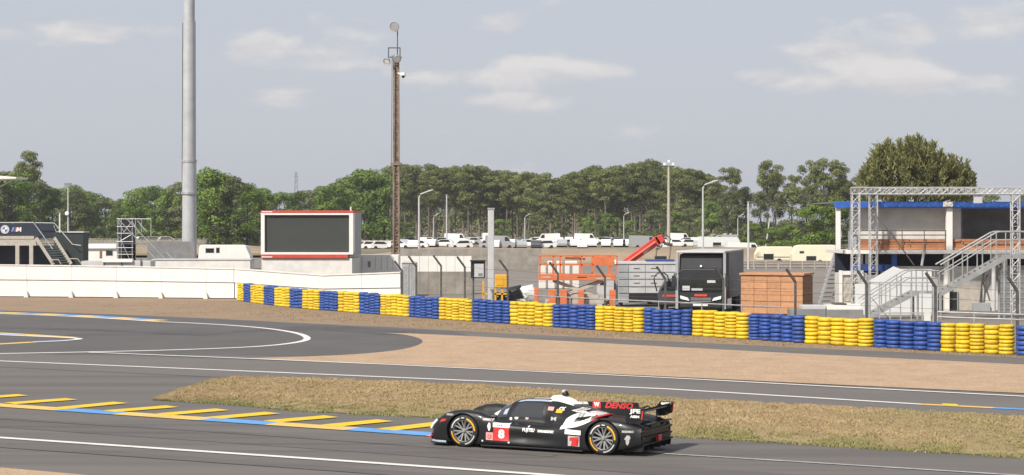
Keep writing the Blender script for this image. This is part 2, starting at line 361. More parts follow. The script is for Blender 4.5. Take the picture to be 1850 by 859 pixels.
# ------------------------------------------------------------------ paint
Z1 = 0.018
stripe('white_line', [(-120, 783.5), (0, 792), (300, 812.5), (640, 835.5), (980, 859), (1500, 896)], 0.16, M['pw'], Z1, trk, sm=False)
stripe('white_line', [(-300, 640), (0, 653.5), (400, 670), (800, 687), (1200, 704), (1664, 732)], 0.16, M['pw'], Z1+.006, mid, sm=False)
stripe('yellow_line', [(1664, 732), (1795, 738.5)], 0.22, M['pya'], Z1+.006, mid)
stripe('blue_line', [(1795, 738.5), (1960, 747)], 0.22, M['pb'], Z1+.006, mid)
poly('yellow_kerb_mark', [(1702, 731), (1728, 732), (1734, 736), (1702, 734.5)], M['py'], Z1+.010, mid)
stripe('white_line', [(160, 638), (440, 649), (700, 660), (900, 669.5), (1200, 684), (1500, 700), (1850, 718), (2300, 741)], 0.15, M['pw'], 0.030, mid, sm=False)
stripe('white_line', [(1200, 821), (1480, 838), (1850, 861), (2100, 876)], 0.10, M['pwt'], Z1, trk, sm=False)
M['rubbered'] = ground_mat('rubbered_asphalt', [(0.34, (0.074, 0.068, 0.065)), (0.5, (0.108, 0.099, 0.093)), (0.64, (0.128, 0.117, 0.110))], 0.8, 26.0, 0.3, 60, 0.8, 0.2, (0.04, 2.0, 1), YAW)
M['rubbered2'] = ground_mat('rubbered_run_off', [(0.34, (0.050, 0.048, 0.048)), (0.5, (0.078, 0.075, 0.074)), (0.64, (0.094, 0.090, 0.088))], 0.5, 20.0, 0.3, 60, 0.8, 0.25)
for kz, (pts, wd) in enumerate((([(-300, 748), (0, 765), (380, 789), (760, 815), (1200, 848), (1700, 885)], .75), ([(-300, 753), (0, 770.5), (380, 796), (760, 823), (1200, 857), (1700, 896)], .32), ([(-300, 740), (0, 757), (380, 780), (700, 802), (1000, 825)], .22), ([(0, 806), (300, 827), (640, 851), (900, 870)], .4))):
    stripe('rubber_mark', pts, wd, M['rubbered'], 0.008+.0025*kz, trk, sm=False)
for kz, (pts, wd) in enumerate((([(120, 606), (300, 605), (430, 601), (560, 594), (640, 592)], 1.1), ([(560, 590), (640, 597), (690, 601), (735, 604)], 1.6), ([(-200, 588), (0, 592), (200, 597), (380, 606)], .8))):
    stripe('rubber_mark', pts, wd, M['rubbered2'], 0.0100+.0016*kz, run)
# kerb line with its slanted bars
zz = lambda u, v: (u/2.3125, 540+v/2.3125)
def seg(a, b, wd, mt, nm): stripe(nm, [a, b], wd, M[mt], Z1+.004, trk)
kl = lambda x: 733.5 + (787-733.5)*x/790.0
for x0, x1, mt, nm in [(-560, -330, 'pb', 'blue_line'), (-330, -90, 'pya', 'yellow_line'), (-90, 0, 'pya', 'yellow_line'), (0, 112, 'pya', 'yellow_line'), (112, 218, 'pb', 'blue_line'), (218, 372, 'pya', 'yellow_line'), (372, 492, 'pb', 'blue_line'),
                       (492, 635, 'pya', 'yellow_line'), (635, 782, 'pb', 'blue_line'), (782, 1000, 'pya', 'yellow_line'), (1000, 1198, 'pwt', 'white_line')]:
    seg((x0, kl(x0) + (max(0, x0-782)*.012)), (x1, kl(x1) + (max(0, x1-782)*.012)), 0.45 if mt != 'pwt' else .2, mt, nm)
bars = [((-150, 400), (95, 405)), ((40, 441), (300, 422)), ((235, 463), (505, 437)), ((455, 474), (720, 453)), ((680, 487), (930, 466)), ((890, 502), (1140, 480)), ((1130, 517), (1385, 495)), ((1370, 535), (1610, 512)), ((1610, 551), (1850, 523))]
bars[0] = ((-160, 424), (95, 405))
for a, b in bars:
    stripe('yellow_bar', [zz(*a), zz(*b)], 0.42, M['py'], Z1+.008, trk)
for k in range(1, 5):
    stripe('yellow_bar', [zz(-160-215*k, 424-16*k), zz(95-215*k, 405-15*k)], 0.42, M['py'], Z1+.008, trk)
# far left kerb: yellow and blue blocks, then the white hairpin line
kp = [(-260, 553), (-170, 556.5), (0, 565.5), (60, 567.5), (120, 570), (180, 573), (235, 576.5), (290, 580)]
def along(a, b):
    xs = [a] + [p[0] for p in kp if a < p[0] < b] + [b]; r_ = []
    for x in xs:
        for p, q in zip(kp, kp[1:]):
            if p[0] <= x <= q[0]: r_.append((x, p[1]+(q[1]-p[1])*(x-p[0])/(q[0]-p[0]))); break
    return r_
xs = [-260, -215, -170, -125, -80, -40, 0, 40, 72, 108, 140, 175, 208, 238, 262, 290]
for i, (a, b) in enumerate(zip(xs, xs[1:])):
    stripe('blue_kerb_block' if i % 2 else 'yellow_kerb_block', along(a, b), 0.75, M['pb' if i % 2 else 'pya'], 0.016, run, sm=False)
stripe('kerb_edge_line', [(p[0], p[1]+2.2) for p in kp], 0.22, M['pw'], 0.020, run, sm=False)
stripe('white_line', [(290, 582), (370, 585.5), (440, 590), (500, 596), (545, 604), (560, 614), (530, 621), (470, 627), (380, 631), (250, 635), (0, 640), (-300, 644)], 0.20, M['pw'], 0.016, run)
stripe('yellow_kerb_block', [(-120, 597), (0, 603), (60, 606.5), (130, 611)], 0.5, M['pya'], 0.016, run)
stripe('blue_kerb_block', [(-60, 601), (0, 604.6), (45, 607)], 0.25, M['pb'], 0.020, run)
stripe('kerb_edge_line', [(-120, 600), (0, 606), (70, 609), (130, 611.5), (148, 613.5), (120, 616.5), (60, 619)], 0.22, M['pw'], 0.024, run)
stripe('blue_kerb_block', [(120, 616.5), (60, 619)], 0.4, M['pb'], 0.020, run)
stripe('yellow_kerb_block', [(60, 619), (0, 622.5), (-120, 628)], 0.4, M['pya'], 0.016, run)

# ------------------------------------------------------------------ earth bank behind the yard
def ridge(name, x0, x1, y, hgt, depth, material, seed, n=90, mrow=7):
    mb = MB()
    for i in range(n):
        X = x0 + (x1-x0)*i/(n-1)
        for j in range(mrow+1):
            t = j/mrow; prof = math.sin(math.pi*min(1, t*1.0))**0.6 if 0 < t < 1 else 0
            h = hgt*prof*(0.9 + 0.25*noise.noise(Vector((X*0.06, t*2, seed)))) * min(1, 5*min(i/(n-1), 1-i/(n-1)))
            mb.v.append((X, y + depth*(t-0.5) + 1.2*noise.noise(Vector((X*0.05, seed, t))), h - 0.05))
    for i in range(n-1):
        for j in range(mrow):
            a = i*(mrow+1)+j; mb.f.append((a, a+1, a+mrow+2, a+mrow+1))
    o = mb.build(name, material, smooth=True); o['kind'] = 'structure'; return o
ridge('earth_bank', -26, 50, 158*F/2200, 1.9, 22, M['bank'], 1)
ridge('earth_bank', -110, -24, 190*F/2200, 1.7, 22, M['bank'], 5)

# dry grass: a mass of blades on the island and along the verge
def grass(name, top, bot, count, h0, h1, seed, zoff=0.02, greenside=True, label='', edge=0.0, cols=None):
    rr = random.Random(seed); A = resample([G(*p) for p in top], 400); B = resample([G(*p) for p in bot], 400)
    V = []; Fc = []; C = []
    while len(Fc) < count:
        fi = rr.random()*398.99; i = int(fi); t = rr.uniform(-.02, 1.025) if greenside else rr.random(); p = A[i].lerp(A[i+1], fi-i).lerp(B[i].lerp(B[i+1], fi-i), t)
        if not greenside and rr.random() > i/150.0: continue
        q = noise.noise(Vector((p.x*0.7, p.y*0.7, seed)))
        q2 = noise.noise(Vector((p.x*2.3, p.y*1.4, seed+2)))
        if q + .8*q2 < -0.12 and rr.random() < 0.85: continue
        gr = max(0, (t-0.76)/0.2) if greenside else 0.0
        gr = min(1, gr*1.1 + max(0, min(.45, 1.6*(noise.noise(Vector((p.x*0.22, p.y*0.16, 5)))-.08))))
        if t > 0.95 and rr.random() < 0.3: continue
        hh = (h0 + (h1-h0)*rr.random()) * (0.8+0.7*max(0, q)); a = rr.random()*6.283; wdt = 0.012 + 0.016*rr.random()
        e = max(0, min(1, 4*min(t, 1-t))) * min(1, 6*min(i/399, 1-i/399))
        z = zoff + (max(0, e*0.16*(0.55 + 0.6*noise.noise(Vector((p.x*.55, p.y*.55, 3))) + 0.35*noise.noise(Vector((p.x*.55*3.1, p.y*.55*3.1, 9))))) if greenside else 0)
        dx, dy = math.cos(a)*wdt, math.sin(a)*wdt; lx, ly = (rr.random()-.5)*hh*1.6, (rr.random()-.5)*hh*1.6
        b = len(V); V += [(p.x-dx, p.y-dy, z-.01), (p.x+dx, p.y+dy, z-.01), (p.x+lx, p.y+ly, z+hh)]; Fc.append((b, b+1, b+2))
        k = min(1, max(0, .5 + .75*q + .55*q2 + rr.uniform(-.3, .3))); s1 = (0.44, 0.335, 0.185) if greenside else (.33, .24, .15); s2 = (0.27, 0.190, 0.098); g1 = (0.165, 0.185, 0.055)
        c = [s1[m_]*k + s2[m_]*(1-k) for m_ in range(3)]; k2 = gr*(0.5+0.5*rr.random()); c = [c[m_]*(1-k2)+g1[m_]*k2 for m_ in range(3)]
        C += [(*c, 1)]*3
    me = bpy.data.meshes.new(name); me.from_pydata(V, [], Fc)
    at = me.color_attributes.new('blade', 'FLOAT_COLOR', 'POINT'); at.data.foreach_set('color', [x for c in C for x in c])
    if 'blade_mat' not in M:
        m = bpy.data.materials.new('grass_blade'); m.use_nodes = True; n = m.node_tree.nodes; b = n['Principled BSDF']; b.inputs['Roughness'].default_value = 0.8
        va = n.new('ShaderNodeVertexColor'); va.layer_name = 'blade'; m.node_tree.links.new(va.outputs[0], b.inputs['Base Color']); M['blade_mat'] = m
    me.materials.append(M['blade_mat']); o = bpy.data.objects.new(name, me); col.objects.link(o)
    return tag(o, label, 'grass', kind='stuff')
grass('dry_grass', it, ib, 240000, 0.015, 0.05, 3, label='straw coloured grass with a green fringe on the island beside the race car')
vt = [(60, 545), (430, 548), (560, 562), (760, 578), (1000, 595), (1300, 610), (1600, 628), (1850, 644), (2100, 657)]
vb = [(60, 559), (430, 574), (560, 582), (760, 592), (1000, 605), (1300, 620), (1600, 635), (1850, 647), (2100, 660)]
grass('verge_grass', vt, vb, 20000, 0.02, 0.06, 8, 0.0, False, 'sparse dry grass on the dirt below the tyre barrier')
# ------------------------------------------------------------------ tyre barrier: 24 blocks of stacked tyres
BASE = [(427, 543), (450, 547), (493, 553), (542, 558), (607, 563), (682, 569), (788, 577), (916, 586), (1069, 597), (1243, 607), (1446, 621), (1570, 628), (1694, 636), (1828, 642), (1990, 652)]
def base_y(x):
    for p, q in zip(BASE, BASE[1:]):
        if p[0] <= x <= q[0]: return p[1] + (q[1]-p[1])*(x-p[0])/(q[0]-p[0])
    return BASE[-1][1]
tp = MB(); tp.lathe([(0.155, 0.02), (0.21, 0.0), (0.262, 0.012), (0.288, 0.045), (0.290, 0.08), (0.288, 0.115), (0.262, 0.148), (0.21, 0.16), (0.155, 0.14)], 16, closed=True)
ty_mesh = {'yellow': tp.mesh('yellow_tyre', M['tyre_y'], True), 'blue': tp.mesh('blue_tyre', M['tyre_b'], True)}
bx = [427, 437, 449.5, 473, 493, 519, 542, 573, 607, 645, 682, 734, 788, 848, 916, 992, 1069, 1157, 1243, 1345, 1446, 1570, 1694, 1828, 1975]
beside = {0: 'at the far left tip of the barrier', 1: 'right after the narrow yellow tip block', 2: 'below the white wall, left of the cabin', 3: 'below the left corner of the cabin', 4: 'below the left third of the cabin window',
          5: 'below the middle of the cabin window', 6: 'below the bend of the white wall', 7: 'below the right end of the cabin window', 8: 'below the small white container', 9: 'left of the foot of the lattice mast',
          10: 'below the foot of the brown lattice mast', 11: 'in front of the grey steel cabinet', 12: 'in front of the white hoarding panels', 13: 'in front of the blunt grey post and control box',
          14: 'in front of the yellow machine', 15: 'in front of the left half of the orange lift', 16: 'in front of the right half of the orange lift', 17: 'in front of the grey container',
          18: 'in front of the black truck', 19: 'in front of the orange hut', 20: 'left of the barred gate, right of the orange hut', 21: 'in front of the barred gate', 22: 'in front of the steel stairs', 23: 'at the right edge of the picture'}
rt = random.Random(21); n_t = 0
for i, (xa, xb) in enumerate(zip(bx, bx[1:])):
    c = 'yellow' if i % 2 == 0 else 'blue'
    a, b = G(xa, base_y(xa)), G(xb, base_y(xb)); d = b-a; L = d.length; ncol = max(3, round(L/0.585))
    if 9 < i: ncol = 5
    else: ncol = min(ncol, 6)
    t = thing(f'{c}_tyre_block', f'{c} painted block of stacked tyres {beside[i]}', 'tyre barrier', (a+b)/2, 0, 'yellow and blue tyre blocks of the barrier')
    u = d.normalized(); back = Vector((-u.y, u.x, 0)); pitch = (L-0.05)/ncol; sc = min(1.18, pitch/0.58)
    for k in range(ncol):
        ctr = u*(-L/2 + 0.025 + pitch*(k+0.5)) + back*(0.29*sc + rt.uniform(-.02, .03)); nt_ = rt.choice([6, 7, 7, 7, 8]) ; hh = 1.12*rt.uniform(.975, 1.02); z = 0
        for q in range(nt_):
            th = hh/nt_*rt.uniform(.93, 1.07)
            o = inst(ty_mesh[c], 'tyre', t, (ctr.x + rt.uniform(-.014, .014), ctr.y + rt.uniform(-.014, .014), z), rt.random()*6, (sc*rt.uniform(.97, 1.02), sc*rt.uniform(.97, 1.02), th/0.16))
            o.rotation_euler = (rt.uniform(-.02, .02), rt.uniform(-.025, .025), rt.random()*6); z += th; n_t += 1

# ------------------------------------------------------------------ white wall at the left, running behind the barrier
WALL = [(-330, 537.0, 476, 536), (0, 537.0, 478, 536), (200, 538.5, 480.5, 537), (422, 540.5, 485, 539), (459, 543.5, 487.5, 541), (520, 548, 492, 546), (583, 551.5, 496.5, 549), (723, 553, 491.5, 551)]
def wall_pt(x):
    for p, q in zip(WALL, WALL[1:]):
        if p[0] <= x <= q[0]:
            k = (x-p[0])/(q[0]-p[0]); by = p[1]+(q[1]-p[1])*k; ty = p[2]+(q[2]-p[2])*k; s = gs(by)
            return G(x, by), CH-(ty-HZ)/s
wl = thing('white_wall', 'long white trackside wall of boards with a dark seam, bending behind the tyre barrier', 'wall', G(0, 537))
o0 = G(0, 537)
def panel(mb, xa, xb, za, zb, th=0.12, off=0.0, ztop=False):
    pa, ha = wall_pt(xa); pb, hb = wall_pt(xb); d = (pb-pa).normalized(); nb = Vector((-d.y, d.x, 0))
    if nb.y < 0: nb = -nb
    pa = pa - o0 + nb*off + d*0.006; pb = pb - o0 + nb*off - d*0.006; za0, zb0 = (za, za) if not callable(za) else (za(ha), za(hb)); za1, zb1 = (zb, zb) if not callable(zb) else (zb(ha), zb(hb))
    q = nb*th
    mb.add([(pa.x, pa.y, za0), (pb.x, pb.y, zb0), (pb.x+q.x, pb.y+q.y, zb0), (pa.x+q.x, pa.y+q.y, za0), (pa.x, pa.y, za1), (pb.x, pb.y, zb1), (pb.x+q.x, pb.y+q.y, zb1), (pa.x+q.x, pa.y+q.y, za1)],
           [(0,3,2,1),(4,5,6,7),(0,1,5,4),(1,2,6,5),(2,3,7,6),(3,0,4,7)])
cuts = [-330, -276, -195, -114, -33, 48, 129, 210, 291, 372, 422, 459, 520, 583, 653, 723]
for a, b in zip(cuts, cuts[1:]):
    m_ = MB(); panel(m_, a, b, 0.05, lambda h: h*0.52, 0.14, 0.10); m_.build('lower_board', M['white'], wl, bevel=.008)
    m_ = MB(); panel(m_, a, b, lambda h: h*0.535, lambda h: h-0.10, 0.14, 0.04); m_.build('upper_board', M['white'], wl, bevel=.008)
    m_ = MB(); panel(m_, a, b, lambda h: h-0.085, lambda h: h, 0.24, 0.0); m_.build('coping', M['offwhite'], wl, bevel=.01)
    m_ = MB(); panel(m_, a, b, 0.0, lambda h: h-.09, 0.10, 0.25); m_.build('backing_board', M['midgrey'], wl)
    pa, ha = wall_pt(b if b < 420 else a); pa = pa - o0
    if b < 420:
        f_ = MB(); f_.prism([(-.16, -.02), (.14, -.02), (.04, .42), (-.02, .42)], -.16, .09)
        f_.v = [(x+pa.x, y+pa.y, z) for x, y, z in f_.v]; f_.build('foot', M['white'], wl)

# ------------------------------------------------------------------ cranked fence posts and wires behind the tyres
posts = [(727, 472), (752, 463), (797, 462), (840, 464), (917, 470), (1008, 474), (1093, 480), (1202, 482), (1307, 482), (1437, 486), (1566, 489), (1690, 493), (1838, 500)]
fo = G(1200, base_y(1200) - 11)
fc = thing('perimeter_fence', 'wire fence on dark cranked posts standing behind the tyre barrier', 'fence', (fo.x, fo.y, 0))
tips = []
for x, ty in posts:
    by = base_y(x) - (11 if x > 760 else 9); p = G(x, by) - fo; s = gs(by); h = CH-(ty-HZ)/s; wd = 0.10
    mb = MB(); bend = h - 0.55; lean = 0.42
    mb.bar((p.x, p.y, 0), (p.x, p.y, bend), wd, wd); mb.bar((p.x, p.y, bend-.03), (p.x-lean, p.y-.15, h), wd*.9, wd*.9)
    mb.build('post', M['darkpost'], fc); tips.append((p, h))
for lv in (0.36, 0.62, 0.81, 1.0):
    for (pa, ha), (pb, hb) in zip(tips[3:], tips[4:]):
        mb = MB(); za = (ha-.55)*lv; zb = (hb-.55)*lv; mdl = (Vector((pa.x, pa.y, za)) + Vector((pb.x, pb.y, zb)))/2 - Vector((0, 0, .03))
        mb.path([(pa.x, pa.y, za), mdl, (pb.x, pb.y, zb)], 0.007, 5); mb.build('wire', M['darkpost'], fc)
# tubular guard rail just behind the tyres
rl = G(1150, base_y(1150)-7)
gr = thing('guard_rail', 'thin galvanised hand rail running behind the tyre tops from lift to truck', 'railing', (rl.x, rl.y, 0))
pr = None
for x in [955, 1030, 1110, 1190, 1268, 1340, 1410]:
    p = G(x, base_y(x)-7) - rl; mb = MB(); mb.tube((p.x, p.y, 0), (p.x, p.y, 1.32), .026, 8); mb.build('post', M['steel'], gr)
    if pr is not None:
        for zz_ in (1.33, ): mb = MB(); mb.tube((pr.x, pr.y, zz_), (p.x, p.y, zz_), .030, 8); mb.build('rail', M['steel'], gr)
    pr = p
rl2 = G(1760, base_y(1760)-8)
gr2 = thing('low_rail', 'galvanised pipe rail at the foot of the steel stairs, right of the gate', 'railing', (rl2.x, rl2.y, 0)); pr = None
for x in [1694, 1760, 1828, 1900]:
    p = G(x, base_y(x)-8) - rl2; mb = MB(); mb.tube((p.x, p.y, 0), (p.x, p.y, 1.40), .03, 8); mb.build('post', M['steel'], gr2)
    if pr is not None:
        for zz_ in (1.42, 1.22): mb = MB(); mb.tube((pr.x, pr.y, zz_), (p.x, p.y, zz_), .03, 8); mb.build('rail', M['steel'], gr2)
    pr = p
def rail_path(name, pts, r, m, parent, n=7):
    mb = MB(); mb.path(pts, r, n); return mb.build(name, M[m], parent)
def stair(parent, p0, p1, width_vec, nstep, tread_m, stringer_m, th=0.05, deep=0.26, sw=0.06, sh=0.22):   # treads between two stringers
    p0, p1, wv = Vector(p0), Vector(p1), Vector(width_vec)
    for k in (0, 1):
        mb = MB(); mb.bar(p0+wv*k, p1+wv*k, sw, sh); mb.build('stringer', M[stringer_m], parent)
    run_ = Vector((p1.x-p0.x, p1.y-p0.y, 0)).normalized()
    for i in range(nstep):
        c = p0.lerp(p1, (i+0.5)/nstep); a = c - run_*deep/2; b = c + run_*deep/2; e = wv*0.97; a = a + wv*.015; b = b + wv*.015
        mb = MB(); mb.add([a, b, b+e, a+e, a+Vector((0,0,th)), b+Vector((0,0,th)), b+e+Vector((0,0,th)), a+e+Vector((0,0,th))],
                          [(0,3,2,1),(4,5,6,7),(0,1,5,4),(1,2,6,5),(2,3,7,6),(3,0,4,7)]); mb.build('tread', M[tread_m], parent)

# ---- black hospitality deck at the far left, with its stair
f = Fr(60, 22.0)
t = thing('black_deck', 'black two-level hospitality deck with round badge and side stair behind the white wall', 'stand', f.loc)
mb = MB(); mb.box(f.x(-160), f.x(92), 1.2, 1.32, f.z(429), f.z(405)); mb.build('upper_board', M['navy'], t, bevel=.01)
mb = MB(); mb.box(f.x(-160), f.x(61), 0.0, 1.5, f.z(432), f.z(427)); mb.build('deck_slab', M['beige'], t)
mb = MB(); mb.box(f.x(-160), f.x(65), 0.05, 0.25, f.z(444), f.z(432)-.01); mb.build('fascia', M['beige'], t)
mb = MB(); mb.box(f.x(-160), f.x(92), 1.5, 1.7, 0, f.z(444)); mb.build('back_wall', M['navy'], t)
for x in (-60, -12, 31, 56):
    mb = MB(); mb.box(f.x(x-3.4), f.x(x+3.4), .02, .3, 0, f.z(444)); mb.build('post', M['beige'], t)
mb = MB(); mb.box(f.x(92), f.x(145), 1.1, 3.0, 0, f.z(421)); mb.build('side_block', M['greenboard'], t, bevel=.01)
mb = MB(); mb.box(f.x(116), f.x(146), 1.0, 3.1, f.z(421), f.z(418.5)); mb.build('side_cap', M['lightgrey'], t)
stair(t, (f.x(66), -.1, f.z(430)), (f.x(97), -.1, f.z(478)), (f.x(91)-f.x(60), .25, .03), 11, 'green_tread', 'beige', .05, .34, .08, .26)
rail_path('handrail', [(f.x(-160), .1, f.z(402.5)), (f.x(60), .1, f.z(402.5)), (f.x(95), .0, f.z(450))], .04, 'lightgrey', t)
rail_path('handrail', [(f.x(60), .6, f.z(402.8)), (f.x(95), .6, f.z(403.5)), (f.x(128), .6, f.z(442)), (f.x(143), .6, f.z(444))], .04, 'lightgrey', t)
rail_path('handrail', [(f.x(92), 1.0, f.z(408)), (f.x(96), 1.0, f.z(419)), (f.x(116), 1.0, f.z(420))], .03, 'lightgrey', t)
rail_path('handrail', [(f.x(92), -.3, f.z(470)), (f.x(107), -.3, f.z(469)), (f.x(112), -.3, f.z(478))], .04, 'beige', t)
rail_path('handrail', [(f.x(124), .2, f.z(468)), (f.x(139), .2, f.z(468)), (f.x(147), .2, f.z(478))], .04, 'beige', t)
# round badge and striped letter sign on the upper board
bd = MB(); bd.lathe([(0.0, 0), (.36, 0), (.36, -.03), (0, -.03)], 28, 'Y', (f.x(2), 1.19, f.z(415))); bd_o = bd.build('round_badge', M['lightgrey'], t)
for q in range(4):
    a0 = q*math.pi/2; pts = [(0, 0)] + [(.2*math.cos(a0+k*math.pi/16), .2*math.sin(a0+k*math.pi/16)) for k in range(9)]
    mb = MB(); mb.prism([(f.x(2)+x, f.z(415)+z) for x, z in pts], 1.145, 1.158); mb.build('badge_quarter', M['blue'] if q % 2 else M['white'], bd_o)
sgn = holder('letter_sign', t, (0, 0, 0))
for k, (c_, xa) in enumerate((('pb', 13.5), ('darkblue', 16.3), ('red', 19))):
    mb = MB(); mb.prism([(f.x(xa), f.z(419)), (f.x(xa+2.8), f.z(419)), (f.x(xa+5.4), f.z(411)), (f.x(xa+2.6), f.z(411))], 1.17, 1.19); mb.build('stripe', M[c_], sgn)
mb = MB(); mb.prism([(f.x(22), f.z(419)), (f.x(24), f.z(411)), (f.x(26.5), f.z(411)), (f.x(27.3), f.z(415)), (f.x(29.5), f.z(411)), (f.x(32), f.z(411)), (f.x(31.5), f.z(419)), (f.x(29.3), f.z(419)), (f.x(29.3), f.z(414.5)), (f.x(27.4), f.z(418)), (f.x(26.1), f.z(418)), (f.x(25.6), f.z(414.5)), (f.x(24.6), f.z(419))], 1.16, 1.19)
mb.build('letter', M['white'], sgn)

# ---- grandstand canopy tip at the left edge
f = Fr(-30, 20.0); t = thing('white_canopy', 'white tilted canopy roof tip at the left edge above the trees', 'canopy', f.loc)
mb = MB(); mb.prism([(f.x(-160), f.z(313)), (f.x(-10), f.z(317)), (f.x(35), f.z(321)), (f.x(34), f.z(324)), (f.x(-10), f.z(325)), (f.x(-160), f.z(323))], -1, 3); mb.build('roof_blade', M['white'], t, bevel=.03)
rail_path('strut', [(f.x(18), 1, f.z(325)), (f.x(-12), 1, f.z(341)), (f.x(-70), 1, f.z(372))], .06, 'white', t)
rail_path('column', [(f.x(-70), 1, 0), (f.x(-70), 1, f.z(320))], .16, 'white', t)

# ---- scaffold tower with sloping stair rails
f = Fr(240, 21.5); t = thing('scaffold_tower', 'steel tube scaffold tower with a black back and long sloping braces', 'scaffold', f.loc)
tb = lambda a, b, r=.034, y=0.0, y2=None, nm='tube', mm='steel': rail_path(nm, [(f.x(a[0]), y, f.z(a[1])), (f.x(b[0]), y if y2 is None else y2, f.z(b[1]))], r, mm, t, 6)
G0 = HZ + 5*21.5
mb = MB(); mb.box(f.x(208), f.x(238), 1.5, 1.56, .3, f.z(398)); mb.build('black_sheet', M['dark'], t)
for x in (213, 239):
    for y in (0, 1.4): tb((x, G0), (x, 394), .038, y)
tb((272, 428), (272, 396), .045, .2); tb((255, 420), (255, 396), .045, .2)
for yy in (396, 410, 422, 437, 448, 460):
    tb((211, yy), (241 if yy > 396 else 273, yy), .035, -.05)
for a, b in [((214, 400), (224, 420)), ((224, 420), (239, 400)), ((216, 428), (234, 468)), ((238, 424), (216, 437))]: tb(a, b, .035, -.05)
for a, b in [((216, 397), (285, 470)), ((231, 396), (302, 470)), ((250, 399), (267, 419)), ((302, 456), (314, 468)), ((240, 400), (254, 422))]: tb(a, b, .042, -.4, -.5, 'brace')
for yy in (440, 455): mb = MB(); mb.box(f.x(213), f.x(239), .05, 1.35, f.z(yy)-.04, f.z(yy)); mb.build('platform', M['midgrey'], t)
mb = MB(); mb.box(f.x(241), f.x(330), 6.0, 6.1, 0, f.z(438)); o = mb.build('grey_board_fence', M['midgrey']); o.location = f.loc
tag(o, 'long grey board screen behind the sloping scaffold braces', 'screen')
f2 = Fr(365, 22.5); t = thing('low_white_shed', 'low flat white shed roof peeping over the white wall below the tall column', 'shed', f2.loc)
mb = MB(); mb.box(f2.x(276), f2.x(452), 0, 2.4, 0, f2.z(470.5)); mb.build('body', M['offwhite'], t, bevel=.02)
mb = MB(); mb.box(f2.x(274), f2.x(454), -.06, 2.46, f2.z(470.5)+.005, f2.z(468.5)); mb.build('roof_edge', M['lightgrey'], t)
f2 = Fr(200, 23.0); t = thing('grey_deck', 'low grey timber deck with thin rails right of the black stair', 'deck', f2.loc)
mb = MB(); mb.box(f2.x(147), f2.x(272), 0, 2, 0, f2.z(472)); mb.build('body', M['lightgrey'], t, bevel=.02)
mb = MB(); mb.box(f2.x(186), f2.x(240), -.2, 0.3, f2.z(474), f2.z(468)); mb.build('white_board', M['white'], t)
for x in (188, 220, 255): mb = MB(); mb.box(f2.x(x-1), f2.x(x+1), -.1, -.03, 0, f2.z(468)); mb.build('post', M['darkpost'], t)

# ---- caravans and motorhomes
def caravan(name, label, px0, s, x0, x1, ytop, m, wins, rz=0.0, nose='l', group=None, stripe_m=None, wheelx=None):
    f = Fr(px0, s); t = thing(name, label, 'caravan', f.loc, rz, group); zt = f.z(ytop); a, b = f.x(x0), f.x(x1); L = b-a; zb = .45
    c1, c2 = (.18*L, .05*L) if nose == 'l' else (.05*L, .18*L)
    mb = MB(); mb.prism([(a, zb), (b, zb), (b, zb+(zt-zb)*.45), (b-c2*.5, zt-.12), (b-c2, zt), (a+c1, zt), (a+c1*.45, zt-.15), (a, zb+(zt-zb)*.42)], 0, 2.2); mb.build('shell', M[m], t, bevel=.06)
    for w0, w1, y0, y1 in wins:
        mb = MB(); mb.box(f.x(w0), f.x(w1), -.03, .02, f.z(y1), f.z(y0)); wo = mb.build('window', M['glass'], t)
        mb = MB()
        for q in ((f.x(w0)-.04, f.x(w0), f.z(y1)-.04, f.z(y0)+.04), (f.x(w1), f.x(w1)+.04, f.z(y1)-.04, f.z(y0)+.04)): mb.box(q[0], q[1], -.035, .01, q[2], q[3])
        mb.build('frame', M['midgrey'], wo)
    if stripe_m: mb = MB(); mb.box(a+.1, b-.1, -.012, .01, zb+(zt-zb)*.18, zb+(zt-zb)*.26); mb.build('trim_stripe', M[stripe_m], t)
    for wx in (wheelx or [a+.62*L]):
        mb = MB(); mb.lathe([(.05, 0), (.28, 0), (.33, .03), (.33, .17), (.28, .2), (.05, .2)], 16, 'Y', (wx, -.02, .33), True); mb.build('wheel', M['rubber'], t)
    return t
t = caravan('caravan', 'white caravan between the black stand and the scaffold tower', 178, 17.0, 146, 212, 441, 'white', [(150, 156, 453, 462), (192, 203, 453, 462)])
f = Fr(178, 17.0); mb = MB(); mb.box(f.x(180), f.x(184.5), -.03, .02, f.z(467), f.z(454)); mb.build('door', M['wood_dark'], t)
mb = MB(); mb.box(f.x(148), f.x(210), -.25, .0, f.z(449)-.02, f.z(448)+.05); mb.build('awning_roll', M['offwhite'], t)
caravan('caravan', 'white motorhome with dark window to the right of the tall column', 405, 17.0, 358, 452, 443, 'white', [(372, 386, 449, 457), (391, 396, 448, 457)], nose='r', stripe_m='midgrey')
caravan('motorhome', 'cream motorhome with long dark side stripe left of the pair behind the orange hut', 1398, 15.0, 1366, 1434, 446, 'cream', [(1380, 1397, 459, 469)], nose='l', stripe_m='midgrey')
caravan('motorhome', 'cream motorhome with dark oval decal right of the pair behind the orange hut', 1470, 15.5, 1432, 1512, 443, 'cream', [(1457, 1474, 463, 471), (1445, 1452, 454, 458)], nose='l')
f = Fr(1470, 15.5)
t = thing('blue_cover', 'dark blue covered trailer low left of the black truck wheels', 'trailer', Fr(1180, 29.5).loc); f = Fr(1180, 29.5)
mb = MB(); mb.prism([(f.x(1166), .3), (f.x(1206), .3), (f.x(1206), f.z(534)), (f.x(1196), f.z(529)), (f.x(1172), f.z(529)), (f.x(1166), f.z(533))], 0, 1.6); mb.build('cover', M['darkblue'], t, bevel=.05)
for wx in (1174, 1198): mb = MB(); mb.lathe([(.05, 0), (.24, 0), (.24, .16), (.05, .16)], 14, 'Y', (f.x(wx), -.03, .24), True); mb.build('wheel', M['rubber'], t)

